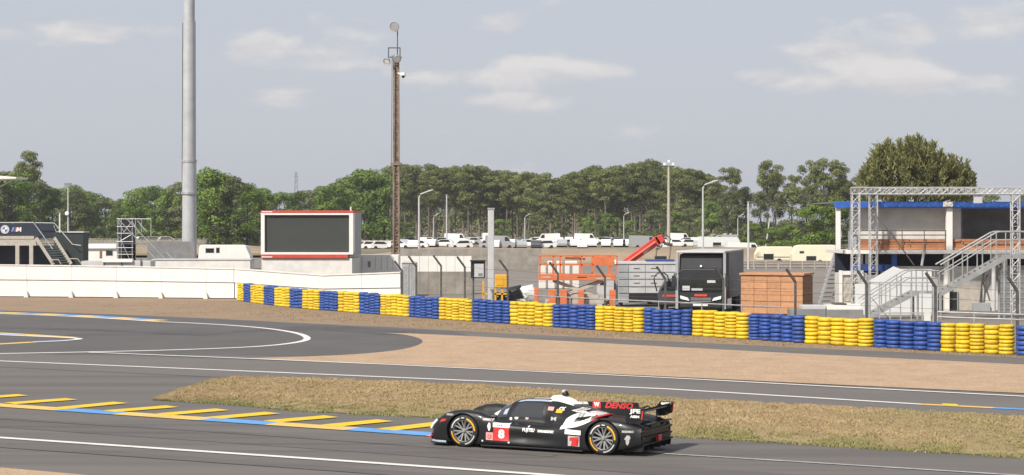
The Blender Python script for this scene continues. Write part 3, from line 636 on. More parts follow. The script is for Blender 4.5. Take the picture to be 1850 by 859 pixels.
# ---- tall steel column
f = Fr(342, 20.0); t = thing('steel_column', 'very tall grey zinc column in stepped sections rising out of the frame', 'mast', f.loc)
secs = [(0, f.z(348), .675), (f.z(348)+.015, f.z(290), .66), (f.z(290)+.015, f.z(40), .60), (f.z(40)+.015, f.z(-130), .50)]
for i, (z0, z1, r) in enumerate(secs):
    mb = MB(); mb.path([(0, 0, z0), (0, 0, z1)], [r, r*.955], 40); mb.build('section', M['mast'], t, smooth=True)
    if i: mb = MB(); mb.lathe([(r*.9, z0-.20), (r*1.13, z0-.20), (r*1.13, z0+.03), (r*.9, z0+.03)], 40, 'Z', (0, 0, 0), True); mb.build('flange', M['steel'], t)
    else: mb = MB(); mb.lathe([(.6, 0), (1.0, 0), (1.0, .08), (.6, .08)], 32, 'Z', (0, 0, 0), True); mb.build('base_plate', M['steel'], t)
mb = MB(); mb.path([(-.58, -.25, 2), (-.61, -.25, 10), (-.55, -.25, 23)], .03, 6); mb.build('cable', M['darkpost'], t)

# ---- commentary cabin: container with red trim and one big window, on a white base
f = Fr(553, 28.0); t = thing('red_trimmed_cabin', 'white container cabin with red trim and one big dark window above the wall', 'cabin', f.loc, R(-4))
x0, x1, yb, yt = f.x(470.5), f.x(639), f.z(463), f.z(381); D = 3.6
mb = MB(); mb.box(x0+.05, x1-.05, .62, D, yb+.03, yt-.03); shell = mb.build('shell', M['lightgrey'], t)
mb = MB()
for k in range(13): y = .75 + k*.21; mb.box(x1-.05, x1+.0, y, y+.11, yb+.12, yt-.12)
mb.build('side_ribs', M['lightgrey'], t)
for nm, q in (('frame_post', (x0, x0+.24, -.02, .7, yb+.10, yt-.28)), ('frame_post', (x1-.27, x1, -.02, .7, yb+.10, yt-.28)), ('frame_beam', (x0, x1, -.025, .7, yt-.28, yt-.145)), ('frame_sill', (x0, x1, -.025, .7, yb+.10, yb+.24))):
    mb = MB(); mb.box(*q); mb.build(nm, M['white'], t, bevel=.01)
for nm, q in (('red_roof_trim', (x0-.01, x1+.01, -.05, D+.02, yt-.14, yt)), ('red_sill_trim', (x0, x1-.35, -.05, .6, yb-.13, yb+.095))):
    mb = MB(); mb.box(*q); tr_ = mb.build(nm, M['red'], t, bevel=.012)
    mb = MB(); mb.box(x0+.05, x0+.75, -.056, -.05, q[4]+.04, q[4]+.10); mb.build('white_lettering_strip', M['white'], tr_)
# recess: side reveals, back wall and desk tops behind the pane
mb = MB(); mb.box(x0+.24, x1-.27, .55, .60, yb+.24, yt-.28); mb.build('window_back', M['midgrey'], t)
for q in ((x0+.245, x0+.40, .22, .54), ): mb = MB(); mb.box(q[0], q[1], q[2], q[3], yb+.245, yt-.285); mb.build('reveal', M['lightgrey'], t)
for xa in (528, 583): mb = MB(); mb.box(f.x(xa+2), f.x(xa+26), .25, .5, yb+.24, yb+.40); mb.build('console', M['greypaint'], t)
gm = bpy.data.materials.new('smoked_pane'); gm.use_nodes = True; b = gm.node_tree.nodes['Principled BSDF']; b.inputs['Base Color'].default_value = (.075, .080, .075, 1); b.inputs['Roughness'].default_value = .12; b.inputs['Alpha'].default_value = .62; b.inputs['Specular IOR Level'].default_value = .35; M['pane'] = gm
mb = MB(); mb.box(x0+.24, x1-.27, .16, .18, yb+.24, yt-.28); mb.build('window_pane', M['pane'], t)
mb = MB(); mb.box(x0+.02, x1-.1, .1, D-.2, 0, yb-.14); mb.build('white_base', M['offwhite'], t)
mb = MB(); mb.tube((x1-.3, 1.0, yt), (x1-.3, 1.0, yt+.18), .06, 8); mb.tube((x1-.3, .75, yt+.16), (x1-.3, 1.1, yt+.2), .05, 8); mb.build('roof_camera', M['white'], t)
# aggregate, cabinets and hoarding right of it
f = Fr(680, 27.0); t = thing('white_container', 'low white ribbed container with two small vents beside the lattice mast', 'container', f.loc)
mb = MB(); mb.box(f.x(624), f.x(720), 0, 2.2, .25, f.z(461)); mb.build('shell', M['white'], t, bevel=.02)
for x in (637, 645.5, 654, 678, 689, 700, 710): mb = MB(); mb.box(f.x(x)-.022, f.x(x)+.022, -.014, .02, f.z(488), f.z(464)); mb.build('rib', M['lightgrey'], t)
for x in (629.5, 667): mb = MB(); mb.box(f.x(x-2.6), f.x(x+2.6), -.03, .03, f.z(483), f.z(472)); v_ = mb.build('vent', M['beige'], t); mb = MB(); [mb.box(f.x(x-2.1), f.x(x+2.1), -.05, -.03, f.z(482-k*2.4), f.z(481-k*2.4)) for k in range(4)]; mb.build('louvre', M['darkpost'], v_)
for x in (640, 705): mb = MB(); mb.box(f.x(x)-.1, f.x(x)+.1, .1, .5, 0, .25); mb.build('skid', M['darkpost'], t)
f = Fr(790, 26.0); t = thing('white_hoarding', 'row of white sheet hoarding panels on a grey concrete base behind the cranked posts', 'hoarding', f.loc)
xs_ = [722, 742, 758, 774, 790, 806, 822, 838, 852]
for a, b in zip(xs_, xs_[1:]):
    mb = MB(); mb.box(f.x(a)+.012, f.x(b)-.012, 0, .05, f.z(491), f.z(463)); mb.build('panel', M['white'], t)
    mb = MB(); mb.box(f.x(a)+.006, f.x(b)-.006, -.04, .2, 0, f.z(491.5)); mb.build('base_panel', M['concrete'], t)
f = Fr(740, 30.5); t = thing('grey_cabinet', 'tall grey steel cabinet with ribbed doors at the end of the white wall', 'cabinet', f.loc)
mb = MB(); mb.box(f.x(726), f.x(753), 0, .8, 0, f.z(476)); mb.build('body', M['greypaint'], t, bevel=.015)
for a, b in ((727.5, 739), (740, 751.5)):
    mb = MB(); mb.box(f.x(a), f.x(b), -.03, 0, .1, f.z(478)); d_ = mb.build('door', M['steel'], t, bevel=.01)
    mb = MB(); [mb.box(f.x(a)+.1+k*.11, f.x(a)+.13+k*.11, -.045, -.03, .2, f.z(482)) for k in range(3)]; mb.build('rib', M['greypaint'], d_)
mb = MB(); mb.prism([(f.x(725), f.z(476)+.005), (f.x(754), f.z(476)+.005), (f.x(750), f.z(473)), (f.x(729), f.z(473))], -.06, .84); mb.build('cap', M['lightgrey'], t)

# ---- lattice mast with floodlights and camera
f = Fr(714, 26.0); t = thing('lattice_mast', 'tall rust brown lattice mast with floodlights and a dome camera at its top', 'mast', f.loc + Vector((0, 1.0, 0)))
H = f.z(98); w0, w1 = .20, .145
for sx in (-1, 1):
    for sy in (0, 1):
        mb = MB(); mb.bar((sx*w0, sy*.35, 0), (sx*w1, sy*.22, H), .13, .10); mb.build('chord', M['rust'], t)
mb = MB(); n = 38
for i in range(n):
    z = .3 + (H-.5)*i/n; k = z/H; ww = w0 + (w1-w0)*k; dz = (H-.5)/n; sg = 1 if i % 2 else -1
    mb.bar((-ww, .05, z), (ww, .05, z), .05, .11); mb.bar((-ww*sg, .05, z), (ww*sg, .05, z+dz), .05, .06)
    mb.bar((-ww, .28-.1*k, z), (ww, .28-.1*k, z), .05, .09)
mb.build('lattice', M['rust'], t)
mb = MB(); mb.add([(-w0*.8, .14, 0), (w0*.8, .14, 0), (w0*.8, .2, 0), (-w0*.8, .2, 0), (-w1*.8, .10, H), (w1*.8, .10, H), (w1*.8, .14, H), (-w1*.8, .14, H)], [(0,3,2,1),(4,5,6,7),(0,1,5,4),(1,2,6,5),(2,3,7,6),(3,0,4,7)]); mb.build('web_plate', M['wood_dark'], t)
mb = MB(); zc = f.z(296); mb.box(-.38, .38, -.12, .5, zc-.08, zc+.10); mb.build('collar', M['rust'], t)
mb = MB(); mb.path([(-w0-.08, -.1, 1), (-.36, -.1, 6), (-.30, -.1, 12), (-.27, -.1, H)], .022, 6); mb.build('cable', M['darkpost'], t)
bz0, bz1 = f.z(102), f.z(85)
for nm, a, b in (('bracket', (f.x(700), -.2, bz0), (f.x(725), -.2, bz0)), ('bracket', (f.x(700), -.2, bz1), (f.x(722), -.2, bz1)), ('bracket', (f.x(700.5), -.2, bz0), (f.x(700.5), -.2, bz1)), ('bracket', (f.x(721.5), -.2, bz0), (f.x(721.5), -.2, bz1)), ('top_pole', (f.x(716.5), 0, H), (f.x(716.5), 0, f.z(52)))):
    mb = MB(); mb.bar(a, b, .07, .07); mb.build(nm, M['darkpost'], t)
def flood(cx, cy, cz, r, d, tilt, m2='lamp'):
    fl = holder('floodlight', t, (cx, cy, cz)); fl.rotation_euler = tilt
    mb = MB(); mb.lathe([(.04, d), (r*.5, d*.85), (r*.92, d*.25), (r, 0), (r, -.05), (r*.9, -.05), (r*.85, 0)], 20, 'Y'); mb.build('housing', M['steel'], fl, smooth=True)
    mb = MB(); mb.lathe([(.0, -.03), (r*.5, -.035), (r*.86, -.02), (r*.86, 0)], 20, 'Y'); mb.build('lens', M[m2], fl, smooth=True)
flood(f.x(711.5), -.25, f.z(47), .36, .34, (R(12), 0, R(-25)), 'steel'); flood(f.x(698), -.35, f.z(110), .27, .28, (R(35), 0, R(-30))); flood(f.x(716), -.45, f.z(106), .30, .30, (R(40), 0, R(15)))
mb = MB(); mb.bar((f.x(718), -.1, f.z(131)), (f.x(726), -.3, f.z(132)), .1, .1); arm = mb.build('camera_arm', M['white'], t)
mb = MB(); mb.lathe([(0, .2), (.14, .18), (.19, .06), (.19, -.02), (.12, -.04)], 16, 'Z', (f.x(727.5), -.3, f.z(135))); mb.build('camera_hood', M['white'], t, smooth=True)
mb = MB(); mb.lathe([(.12, 0), (.11, -.08), (.06, -.14), (0, -.16)], 14, 'Z', (f.x(727.5), -.3, f.z(136))); mb.build('camera_dome', M['black'], t, smooth=True)

# ---- blunt grey post, control box, yellow machine
f = Fr(887, 29.5); t = thing('grey_post', 'blunt square grey steel post standing behind the barrier right of the control box', 'post', f.loc)
mb = MB(); mb.box(-.19, .19, 0, .38, 0, f.z(379)); mb.build('shaft', M['lightgrey'], t, bevel=.03)
mb = MB(); mb.box(-.215, .215, -.03, .41, f.z(379)+.003, f.z(376)); mb.build('cap', M['steel'], t)
mb = MB(); mb.box(-.4, .4, -.2, .58, 0, .05); mb.build('base_plate', M['steel'], t)
f = Fr(863, 30.0); t = thing('control_box', 'black framed control box with pale screen on a thin post', 'control box', f.loc)
mb = MB(); mb.box(f.x(850.5), f.x(876), 0, .35, f.z(503), f.z(473)); mb.build('housing', M['black'], t, bevel=.02)
mb = MB(); mb.box(f.x(857), f.x(874), -.03, 0, f.z(501), f.z(477)); sc_ = mb.build('screen', M['lightgrey'], t, bevel=.01)
mb = MB(); mb.box(f.x(864), f.x(872), -.045, -.03, f.z(499), f.z(494)); mb.build('button_plate', M['midgrey'], sc_)
mb = MB(); mb.box(f.x(849), f.x(877.5), -.12, .4, f.z(473)+.004, f.z(470.5)); mb.build('rain_hood', M['black'], t)
mb = MB(); mb.tube((f.x(855), .2, 0), (f.x(855), .2, f.z(503)), .05, 8); mb.build('post', M['darkpost'], t)
f = Fr(905, 28.5); t = thing('yellow_machine', 'small yellow machine with square body and legs behind the blunt post', 'machine', f.loc)
mb = MB(); mb.box(f.x(894), f.x(919), 0, 1.2, f.z(520), f.z(497)); mb.build('body', M['yellow'], t, bevel=.04)
mb = MB(); mb.box(f.x(897), f.x(910), -.02, 0, f.z(516), f.z(502)); mb.build('panel', M['yellow'], t)
for x in (873, 895, 907, 917):
    mb = MB(); mb.box(f.x(x)-.06, f.x(x)+.06, .1, .24, 0, f.z(520)+.01 if x > 880 else f.z(508)); mb.build('leg', M['yellow'], t)
mb = MB(); mb.box(f.x(873), f.x(917), .1, .2, f.z(533), f.z(530)); mb.build('cross_bar', M['yellow'], t)
for x in (899, 914): mb = MB(); mb.lathe([(.05, 0), (.24, 0), (.28, .04), (.28, .16), (.24, .2), (.05, .2)], 16, 'Y', (f.x(x), .3, .28), True); mb.build('wheel', M['rubber'], t)
f = Fr(950, 29.0)
for i, (xa, xb, ys, mk, lb) in enumerate(((921, 936, 516, 'cardark', 'dark rounded bin bag heap right of the yellow machine'), (938, 966, 518, 'white', 'white wrapped bundle between yellow machine and orange lift'))):
    f = Fr((xa+xb)/2, 29.5); mb = MB(); W_ = (xb-xa)/29.5/2; hh = f.z(ys)
    mb.path([(-W_, .4, .02), (-W_*.9, .4, hh*.5), (-W_*.4, .4, hh*.9), (W_*.3, .4, hh), (W_*.85, .4, hh*.6), (W_, .4, .02)], [.1, .42, .5, .5, .42, .1], 10)
    mb.v = [(x, y, max(0, z-.3)) for x, y, z in mb.v]
    o = mb.build('covered_heap' if i else 'bag_heap', M['tarp'] if i else M['black'], smooth=True); o.location = f.loc; tag(o, lb, 'heap')

# ---- orange scissor lift
f = Fr(1043, 32.0); t = thing('scissor_lift', 'orange scissor lift with railed platform and folded beige arms', 'scissor lift', f.loc)
mb = MB(); mb.box(f.x(973), f.x(1113), 0, 1.7, f.z(507), f.z(496)); mb.build('platform', M['orange'], t, bevel=.02)
mb = MB(); mb.box(f.x(978), f.x(995), -.012, 0, f.z(502.5), f.z(500)); mb.box(f.x(1077), f.x(1103), -.012, 0, f.z(505), f.z(502)); mb.build('lettering_plate', M['beige'], t)
mb = MB(); mb.box(f.x(1043), f.x(1060), -.012, 0, f.z(502), f.z(500.5)); mb.build('slot', M['dark'], t)
for y in (.05, 1.65):
    for x in (975.5, 1000, 1013, 1051, 1072, 1102, 1115):
        if x == 1115 and y > 1: continue
        mb = MB(); mb.bar((f.x(x), y, f.z(496)), (f.x(x), y, f.z(463)), .075, .06); mb.build('stanchion', M['orange'], t)
    for yy in (463, 479):
        mb = MB(); mb.bar((f.x(975), y, f.z(yy)), (f.x(1115), y, f.z(yy)), .06, .085); mb.build('guard_rail', M['orange'], t)
for x in (975.5, 1115): mb = MB(); mb.bar((f.x(x), .05, f.z(463.5)), (f.x(x), 1.65, f.z(463.5)), .05); mb.build('end_rail', M['orange'], t)
mb = MB(); mb.box(f.x(1072.5), f.x(1110), -.02, .03, f.z(481), f.z(464)); pn = mb.build('sign_board', M['orange'], t, bevel=.01)
mb = MB(); mb.prism([(f.x(1110), f.z(478)), (f.x(1113), f.z(477)), (f.x(1113.5), f.z(471)), (f.x(1110.5), f.z(469)), (f.x(1109), f.z(472)), (f.x(1111), f.z(474))], -.03, -.021); mb.build('white_mark', M['white'], pn)
mb = MB(); mb.bar((f.x(1022), .5, f.z(467)), (f.x(1058), .9, f.z(469)), .14, .12); mb.box(f.x(1036), f.x(1048), .5, .8, f.z(470), f.z(463)); mb.build('control_panel', M['wood_dark'], t)
mb = MB(); mb.box(f.x(985), f.x(1110), .15, 1.5, .38, .62); mb.build('chassis', M['beige'], t, bevel=.02)
for sgn in (1, -1):
    mb = MB(); mb.bar((f.x(1000), .3 if sgn > 0 else 1.3, .66), (f.x(1090), .3 if sgn > 0 else 1.3, f.z(508)), .10, .18); mb.build('scissor_arm', M['beige'], t)
    mb = MB(); mb.bar((f.x(1090), .4 if sgn > 0 else 1.2, .66), (f.x(1000), .4 if sgn > 0 else 1.2, f.z(508)), .10, .18); mb.build('scissor_arm', M['beige'], t)
mb = MB(); mb.box(f.x(1010), f.x(1082), .3, 1.4, .64, .95); mb.build('battery_tray', M['beige'], t)
for a, b in ((965, 973), (991, 1004), (1012, 1024), (1045, 1055), (1101, 1112)):
    mb = MB(); mb.box(f.x(a), f.x(b), -.25, .12, .02, f.z(524 if a != 965 else 520)); mb.build('outrigger_leg', M['orange'], t, bevel=.02)
for x in (997, 1100):
    for y in (-.02, 1.45): mb = MB(); mb.lathe([(.08, 0), (.27, 0), (.3, .04), (.3, .2), (.27, .24), (.08, .24)], 18, 'Y', (f.x(x), y, .3), True); mb.build('wheel', M['rubber'], t)
# stacked white blocks standing in for the white cars behind the platform rails
f = Fr(1010, 24.0)
for i, (xa, xb, y0, y1) in enumerate([(972, 988, 493, 480), (989, 1004, 493, 480), (1005, 1018, 493, 480), (1019, 1031, 493, 480), (1033, 1048, 493, 480), (988, 1003, 479.5, 472), (1004, 1017, 479.5, 472), (1020, 1045, 479.5, 472)]):
    f = Fr((xa+xb)/2, 24.0); zb = f.z(y0) if y1 < 478 else 0; mb = MB()
    mb.box(f.x(xa)+.06, f.x(xb)-.06, 0, .9, 0 if i < 5 else f.z(480)+.004, f.z(y1)); r_ = mb.build('white_car_block', M['offwhite'], bevel=.05); r_.location = f.loc
    tag(r_, (f'white block standing in for a car, lower row behind the lift rails, {ORD[i]} from left' if i < 5 else f'white block standing in for a car, upper row behind the lift rails, {ORD[i-5]} from left'), 'car stand-in', 'white car stand-ins behind the lift')

# ---- red knuckle crane behind the grey container
f = Fr(1160, 25.0); t = thing('red_crane', 'red folding loader crane boom rising above the grey container', 'crane', f.loc)
def boxbeam(name, a, b, wa, wb, m, d=.34):
    a, b = Vector(a), Vector(b); u = (b-a).normalized(); n_ = Vector((-u.z, 0, u.x)); mb = MB()
    mb.prism([(p.x, p.z) for p in (a-n_*wa/2, b-n_*wb/2, b+n_*wb/2, a+n_*wa/2)], -d/2, d/2); return mb.build(name, M[m], t, bevel=.025)
P3 = lambda px, py: (f.x(px), 0, f.z(py))
boxbeam('main_boom', P3(1128, 477), P3(1190, 433), .55, .62, 'red')
mb = MB(); mb.prism([(f.x(1161), f.z(457)), (f.x(1164), f.z(460)), (f.x(1179), f.z(444)), (f.x(1176), f.z(441))], -.185, -.172); mb.build('white_plate', M['offwhite'], t)
mb = MB(); mb.tube((f.x(1134), -.26, f.z(473)), (f.x(1184), -.26, f.z(437.5)), .10, 8); mb.build('hydraulic_ram', M['red'], t)
boxbeam('boom_head', P3(1186, 436), P3(1198, 429), .7, .5, 'red')
for nm, pts, r_ in (('jib', [P3(1196, 430), P3(1201, 440), P3(1215, 443)], .12), ('hose', [P3(1192, 428), P3(1203, 424), P3(1212, 432), P3(1209, 440)], .04), ('hose', [P3(1199, 428), P3(1196, 445), P3(1187, 452)], .04), ('jib', [P3(1187, 448), P3(1184, 470)], .06), ('jib', [P3(1212, 444), P3(1209, 470)], .06)):
    mb = MB(); mb.path(pts, r_, 7); mb.build(nm, M['rust' if nm == 'jib' and r_ < .1 else 'darkpost'], t)
mb = MB(); mb.box(f.x(1183), f.x(1204), -.3, .3, f.z(474), f.z(463)); mb.box(f.x(1189), f.x(1197), -.25, .25, f.z(480), f.z(466)); mb.build('grab', M['black'], t, bevel=.05)
mb = MB(); mb.box(f.x(1122), f.x(1140), -.45, .45, .9, f.z(474)); mb.build('column', M['red'], t, bevel=.03)
mb = MB(); mb.box(f.x(1110), f.x(1225), -.6, 1.4, .6, .9); mb.build('truck_bed', M['midgrey'], t)
for x in (1118, 1140, 1210): mb = MB(); mb.lathe([(.1, 0), (.42, 0), (.48, .06), (.48, .3), (.1, .3)], 18, 'Y', (f.x(x), -.55, .48), True); mb.build('wheel', M['rubber'], t)

# ---- grey container
f = Fr(1167, 30.5); t = thing('grey_container', 'light grey workshop container with louvred panels left of the black truck', 'container', f.loc)
mb = MB(); mb.box(f.x(1117), f.x(1222), .05, 2.4, .25, f.z(478)); mb.build('shell', M['greypaint'], t)
mb = MB(); mb.box(f.x(1115), f.x(1224), -.04, 2.5, f.z(478)+.003, f.z(473.5)); mb.build('roof', M['lightgrey'], t, bevel=.02)
cx = [1117.5, 1136, 1166, 1198, 1221.5]
for i, (a, b) in enumerate(zip(cx, cx[1:])):
    for j, (ya, yb_) in enumerate(((479, 492), (493, 505), (506, 518), (519, 530))):
        mb = MB(); mb.box(f.x(a)+.012, f.x(b)-.012, 0, .05, f.z(yb_)+.01, f.z(ya)-.01); p_ = mb.build('panel', M['greypaint' if i == 0 else 'lightgrey'], t, bevel=.008)
        if i in (1, 2) and j < 3: mb = MB(); mb.box(f.x((a+b)/2)-.2, f.x((a+b)/2)+.15, -.015, 0, f.z((ya+yb_)/2)-.02, f.z((ya+yb_)/2)+.03); mb.build('handle', M['darkpost'], p_)
mb = MB(); mb.box(f.x(1136), f.x(1198), .02, .06, .26, f.z(531)); mb.build('dark_opening', M['dark'], t)
mb = MB(); mb.box(f.x(1170), f.x(1220), .5, 2.2, f.z(473.5)+.004, f.z(470)); mb.build('roof_tarp', M['darkblue'], t)
for x in (1122, 1216): mb = MB(); mb.box(f.x(x)-.12, f.x(x)+.12, .3, .7, 0, .25); mb.build('skid', M['darkpost'], t)
f = Fr(1092, 31.0); t = thing('white_unit', 'narrow pale switch unit with dark window between lift and grey container', 'unit', f.loc)
mb = MB(); mb.box(f.x(1083), f.x(1113), 2.2, 3.6, 0, f.z(507)); mb.build('body', M['lightgrey'], t, bevel=.02)
mb = MB(); mb.box(f.x(1087), f.x(1098), 2.17, 2.2, f.z(517), f.z(510)); mb.build('window', M['glass'], t)

# ---- black truck
f = Fr(1268, 33.5); t = thing('black_truck', 'black box truck facing the track with a grey box side and windscreen', 'truck', f.loc + Vector((0, .6, 0)), R(-14))
Wt = 1.30; ZT = f.z(458); zc0 = .42
mb = MB(); mb.box(-Wt, Wt, 1.9, 8.4, .8, ZT); mb.build('box_body', M['midgrey'], t, bevel=.03)
for y in (2.9, 4.0, 5.1, 6.2, 7.3): mb = MB(); mb.box(Wt, Wt+.012, y-.03, y+.03, .9, ZT-.1); mb.build('panel_seam', M['greypaint'], t)
mb = MB(); mb.box(-Wt-.03, Wt+.03, -.05, 8.45, ZT+.004, ZT+.12); mb.build('roof_edge', M['lightgrey'], t, bevel=.03)
for sx in (-1, 1): mb = MB(); mb.box(sx*Wt-.07, sx*Wt+.07, -.06, .12, .3, ZT); mb.build('corner_pillar', M['greypaint'], t)
mb = MB(); mb.prism([(-1.2, .35), (1.2, .35), (1.24, 1.2), (1.2, 2.35), (1.0, 2.5), (-1.0, 2.5), (-1.2, 2.35), (-1.24, 1.2)], .05, 1.88); mb.build('cab', M['black'], t, bevel=.08, seg=3)
mb = MB(); mb.prism([(-1.14, 1.25), (1.14, 1.25), (1.1, 1.95), (-1.1, 1.95)], -.0, .06); mb.build('windscreen', M['glass'], t)
mb = MB(); mb.prism([(-1.22, 2.12), (1.22, 2.12), (1.22, ZT-.05), (-1.22, ZT-.05)], .1, .9)
mb.v = [(x, y + (.0 if z < 2.3 else .18), z) for x, y, z in mb.v]; mb.build('wind_deflector', M['black'], t, bevel=.12, seg=4)
mb = MB(); mb.box(-1.15, 1.15, -.1, .06, .35, .62); mb.build('bumper', M['black'], t, bevel=.05)
for sx in (-1, 1):
    mb = MB(); mb.prism([(sx*.62, .74), (sx*1.1, .84), (sx*1.12, 1.02), (sx*.7, .9)], -.04, .06); mb.build('headlight', M['lamp'], t)
    mb = MB(); mb.path([(sx*1.2, .1, 2.2), (sx*1.42, -.15, 2.2), (sx*1.45, -.18, 1.5)], .04, 6); mb.box(sx*1.45-.09, sx*1.45+.09, -.26, -.14, 1.5, 2.1); mb.build('mirror', M['black'], t)
    for y in (.75, 5.6, 6.7):
        mb = MB(); mb.lathe([(.14, 0), (.42, 0), (.48, .05), (.48, .24), (.42, .29), (.14, .29)], 20, 'X', (sx*1.0 if sx > 0 else -1.29, y, .48), True); mb.build('wheel', M['rubber'], t)
mb = MB(); mb.box(-.34, .34, -.01, .045, .98, 1.1); mb.build('red_badge', M['red'], t)
mb = MB(); mb.box(-.4, .4, -.115, -.10, .47, .60); mb.build('number_plate', M['white'], t)
for k in range(3): mb = MB(); mb.box(-.55, .55, -.0, .045, .68+k*.09, .73+k*.09); mb.build('grille_bar', M['midgrey'], t)
mb = MB(); mb.lathe([(0, -.03), (.06, -.02), (.06, .02)], 12, 'Y', (0, .08, 2.62)); mb.build('lamp', M['lamp'], t)
for q in ((-1.0, -.6, 1.3, 1.55), (.35, .8, 1.72, 1.86), (-.5, .1, 1.3, 1.42)): mb = MB(); mb.box(q[0], q[1], -.012, -.001, q[2], q[3]); mb.build('screen_item', M['lightgrey'], t)
# dark van nosed in beside it
f = Fr(1212, 32.0); t = thing('dark_van', 'dark van with round mirror loop parked left of the black truck', 'van', f.loc, R(-12))
mb = MB(); mb.prism([(-.75, .3), (.62, .3), (.7, .9), (.6, 1.25), (.45, 1.75), (-.3, 1.8), (-.66, 1.3), (-.8, .9)], .2, 3.6); mb.build('body', M['cardark'], t, bevel=.1, seg=3)
mb = MB(); mb.prism([(-.6, 1.15), (.52, 1.15), (.42, 1.6), (-.3, 1.65)], .17, .25); mb.build('windscreen', M['glass'], t)
mb = MB(); mb.path([(-.8, .1, 1.1)] + [(-.55+.42*math.cos(a), .05, 1.75+.42*math.sin(a)) for a in [3.6, 3.0, 2.4, 1.8, 1.2, .6, 0, -.5]], .04, 6); mb.build('mirror_loop', M['black'], t)
mb = MB(); mb.box(-.5, .3, .15, .21, .78, .9); mb.build('red_badge', M['red'], t)
mb = MB(); mb.lathe([(0, -.03), (.12, -.02), (.13, .03)], 14, 'Y', (.45, .18, .72)); mb.build('headlight', M['lamp'], t)
for sx in (-1, 1):
    for y in (.8, 2.9): mb = MB(); mb.lathe([(.08, 0), (.28, 0), (.33, .04), (.33, .18), (.08, .18)], 16, 'X', (sx*.62-.09, y, .33), True); mb.build('wheel', M['rubber'], t)

# ---- orange wooden hut
f = Fr(1394, 33.5); t = thing('orange_hut', 'orange wooden hut of square boards with its shaded side coloured dark brown', 'hut', f.loc, R(-21))
Wd = 1.70; Hh = f.z(498); Dp = 2.5
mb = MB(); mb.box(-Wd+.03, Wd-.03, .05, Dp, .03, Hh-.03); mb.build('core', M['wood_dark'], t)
nx = [-Wd, -.97, -.25, .5, 1.27, Wd]
for a, b in zip(nx, nx[1:]):
    for k in range(6):
        z0 = .06 + (Hh-.1)*k/6; z1 = .06 + (Hh-.1)*(k+1)/6; mb = MB(); mb.box(a+.008, b-.008, 0, .045, z0+.008, z1-.008); mb.build('board', M['wood'], t, bevel=.006)
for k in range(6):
    z0 = .06 + (Hh-.1)*k/6; z1 = .06 + (Hh-.1)*(k+1)/6; mb = MB(); mb.box(Wd-.03, Wd+.012, .06, Dp, z0+.008, z1-.008); mb.build('shaded_side_board', M['wood_dark'], t)  # darker brown put into these boards for the side turned from the sun
mb = MB(); mb.box(-Wd-.08, Wd+.08, -.08, Dp+.08, Hh, Hh+.12); mb.build('roof', M['wood'], t, bevel=.02)
for x in (-1.4, 1.4): mb = MB(); mb.box(x-.2, x+.2, .1, .4, 0, .05); mb.build('skid', M['darkpost'], t)

# ---- steep metal stair on the far side of the building's left end
f = Fr(1505, 31.0); t = thing('steel_ladder_stair', 'steep grey steel stair with thin treads left of the truss tower', 'stairs', f.loc)
stair(t, (f.x(1478), 0, f.z(557)), (f.x(1519), 0, f.z(424)), (.95, .5, .0), 17, 'lightgrey', 'greypaint', .05, .26, .10, .46)
mb = MB(); mb.box(f.x(1511), f.x(1521), -.05, .06, f.z(432), f.z(413)); mb.build('newel_plate', M['steel'], t)
rail_path('handrail', [(f.x(1506), .5, f.z(540)), (f.x(1549), .5, f.z(424))], .04, 'steel', t)
mb = MB(); mb.box(f.x(1519), f.x(1552), .3, 1.4, f.z(452), f.z(448)); mb.build('landing', M['steel'], t)
for x in (1524, 1548): mb = MB(); mb.tube((f.x(x), .9, 0), (f.x(x), .9, f.z(452)), .05, 8); mb.build('post', M['steel'], t)

# ---- pavilion with the blue roof edge
f = Fr(1700, 33.0); t = thing('blue_roofed_pavilion', 'open two-storey pavilion with blue roof edge, white posts and stacked planks upstairs', 'building', f.loc + Vector((0, 3.0, 0)))
f = Fr(1700, F/(F/33.0+3.0)); X0, X1 = 1527, 1990
mb = MB(); mb.box(f.x(X0), f.x(X1), -.4, 7.0, f.z(367), f.z(365.2)); mb.build('roof', M['midgrey'], t)
mb = MB(); mb.box(f.x(X0), f.x(1722), -.5, -.4, f.z(376.5), f.z(364.5)); mb.build('fascia', M['blue'], t, bevel=.02)
mb = MB(); mb.box(f.x(1740), f.x(X1), -.5, -.4, f.z(377), f.z(365)); mb.build('fascia', M['blue'], t, bevel=.02)
mb = MB(); mb.box(f.x(1722)+.01, f.x(1740)-.01, -.52, -.4, f.z(374), f.z(365)); mb.build('fascia_patch', M['white'], t)
mb = MB(); mb.box(f.x(1560), f.x(1762), 0.55, 0.7, f.z(452), f.z(370)); mb.build('back_wall', M['offwhite'], t)
mb = MB(); mb.box(f.x(1762), f.x(X1), 4.2, 4.35, f.z(452), f.z(370)); mb.build('back_wall', M['midgrey'], t)
mb = MB(); mb.box(f.x(1762), f.x(1766), 0.7, 4.2, f.z(452), f.z(370)); mb.build('partition', M['midgrey'], t)
for x, wd in ((1535, 4), (1735, 5.5), (1925, 5.5)):
    mb = MB(); mb.box(f.x(x-wd), f.x(x+wd), -.35, -.05, f.z(452), f.z(376)); mb.build('column', M['white'], t, bevel=.02)
for x in (1640, 1735, 1840, 1925): mb = MB(); mb.box(f.x(x)-.14, f.x(x)+.14, .3, .6, 0, f.z(460)); mb.build('lower_column', M['blue' if x == 1640 else 'white'], t)
mb = MB(); mb.box(f.x(1548), f.x(X1), -.45, 6.5, f.z(459), f.z(452.5)); mb.build('floor_slab', M['white'], t, bevel=.02)
rp_ = random.Random(4)
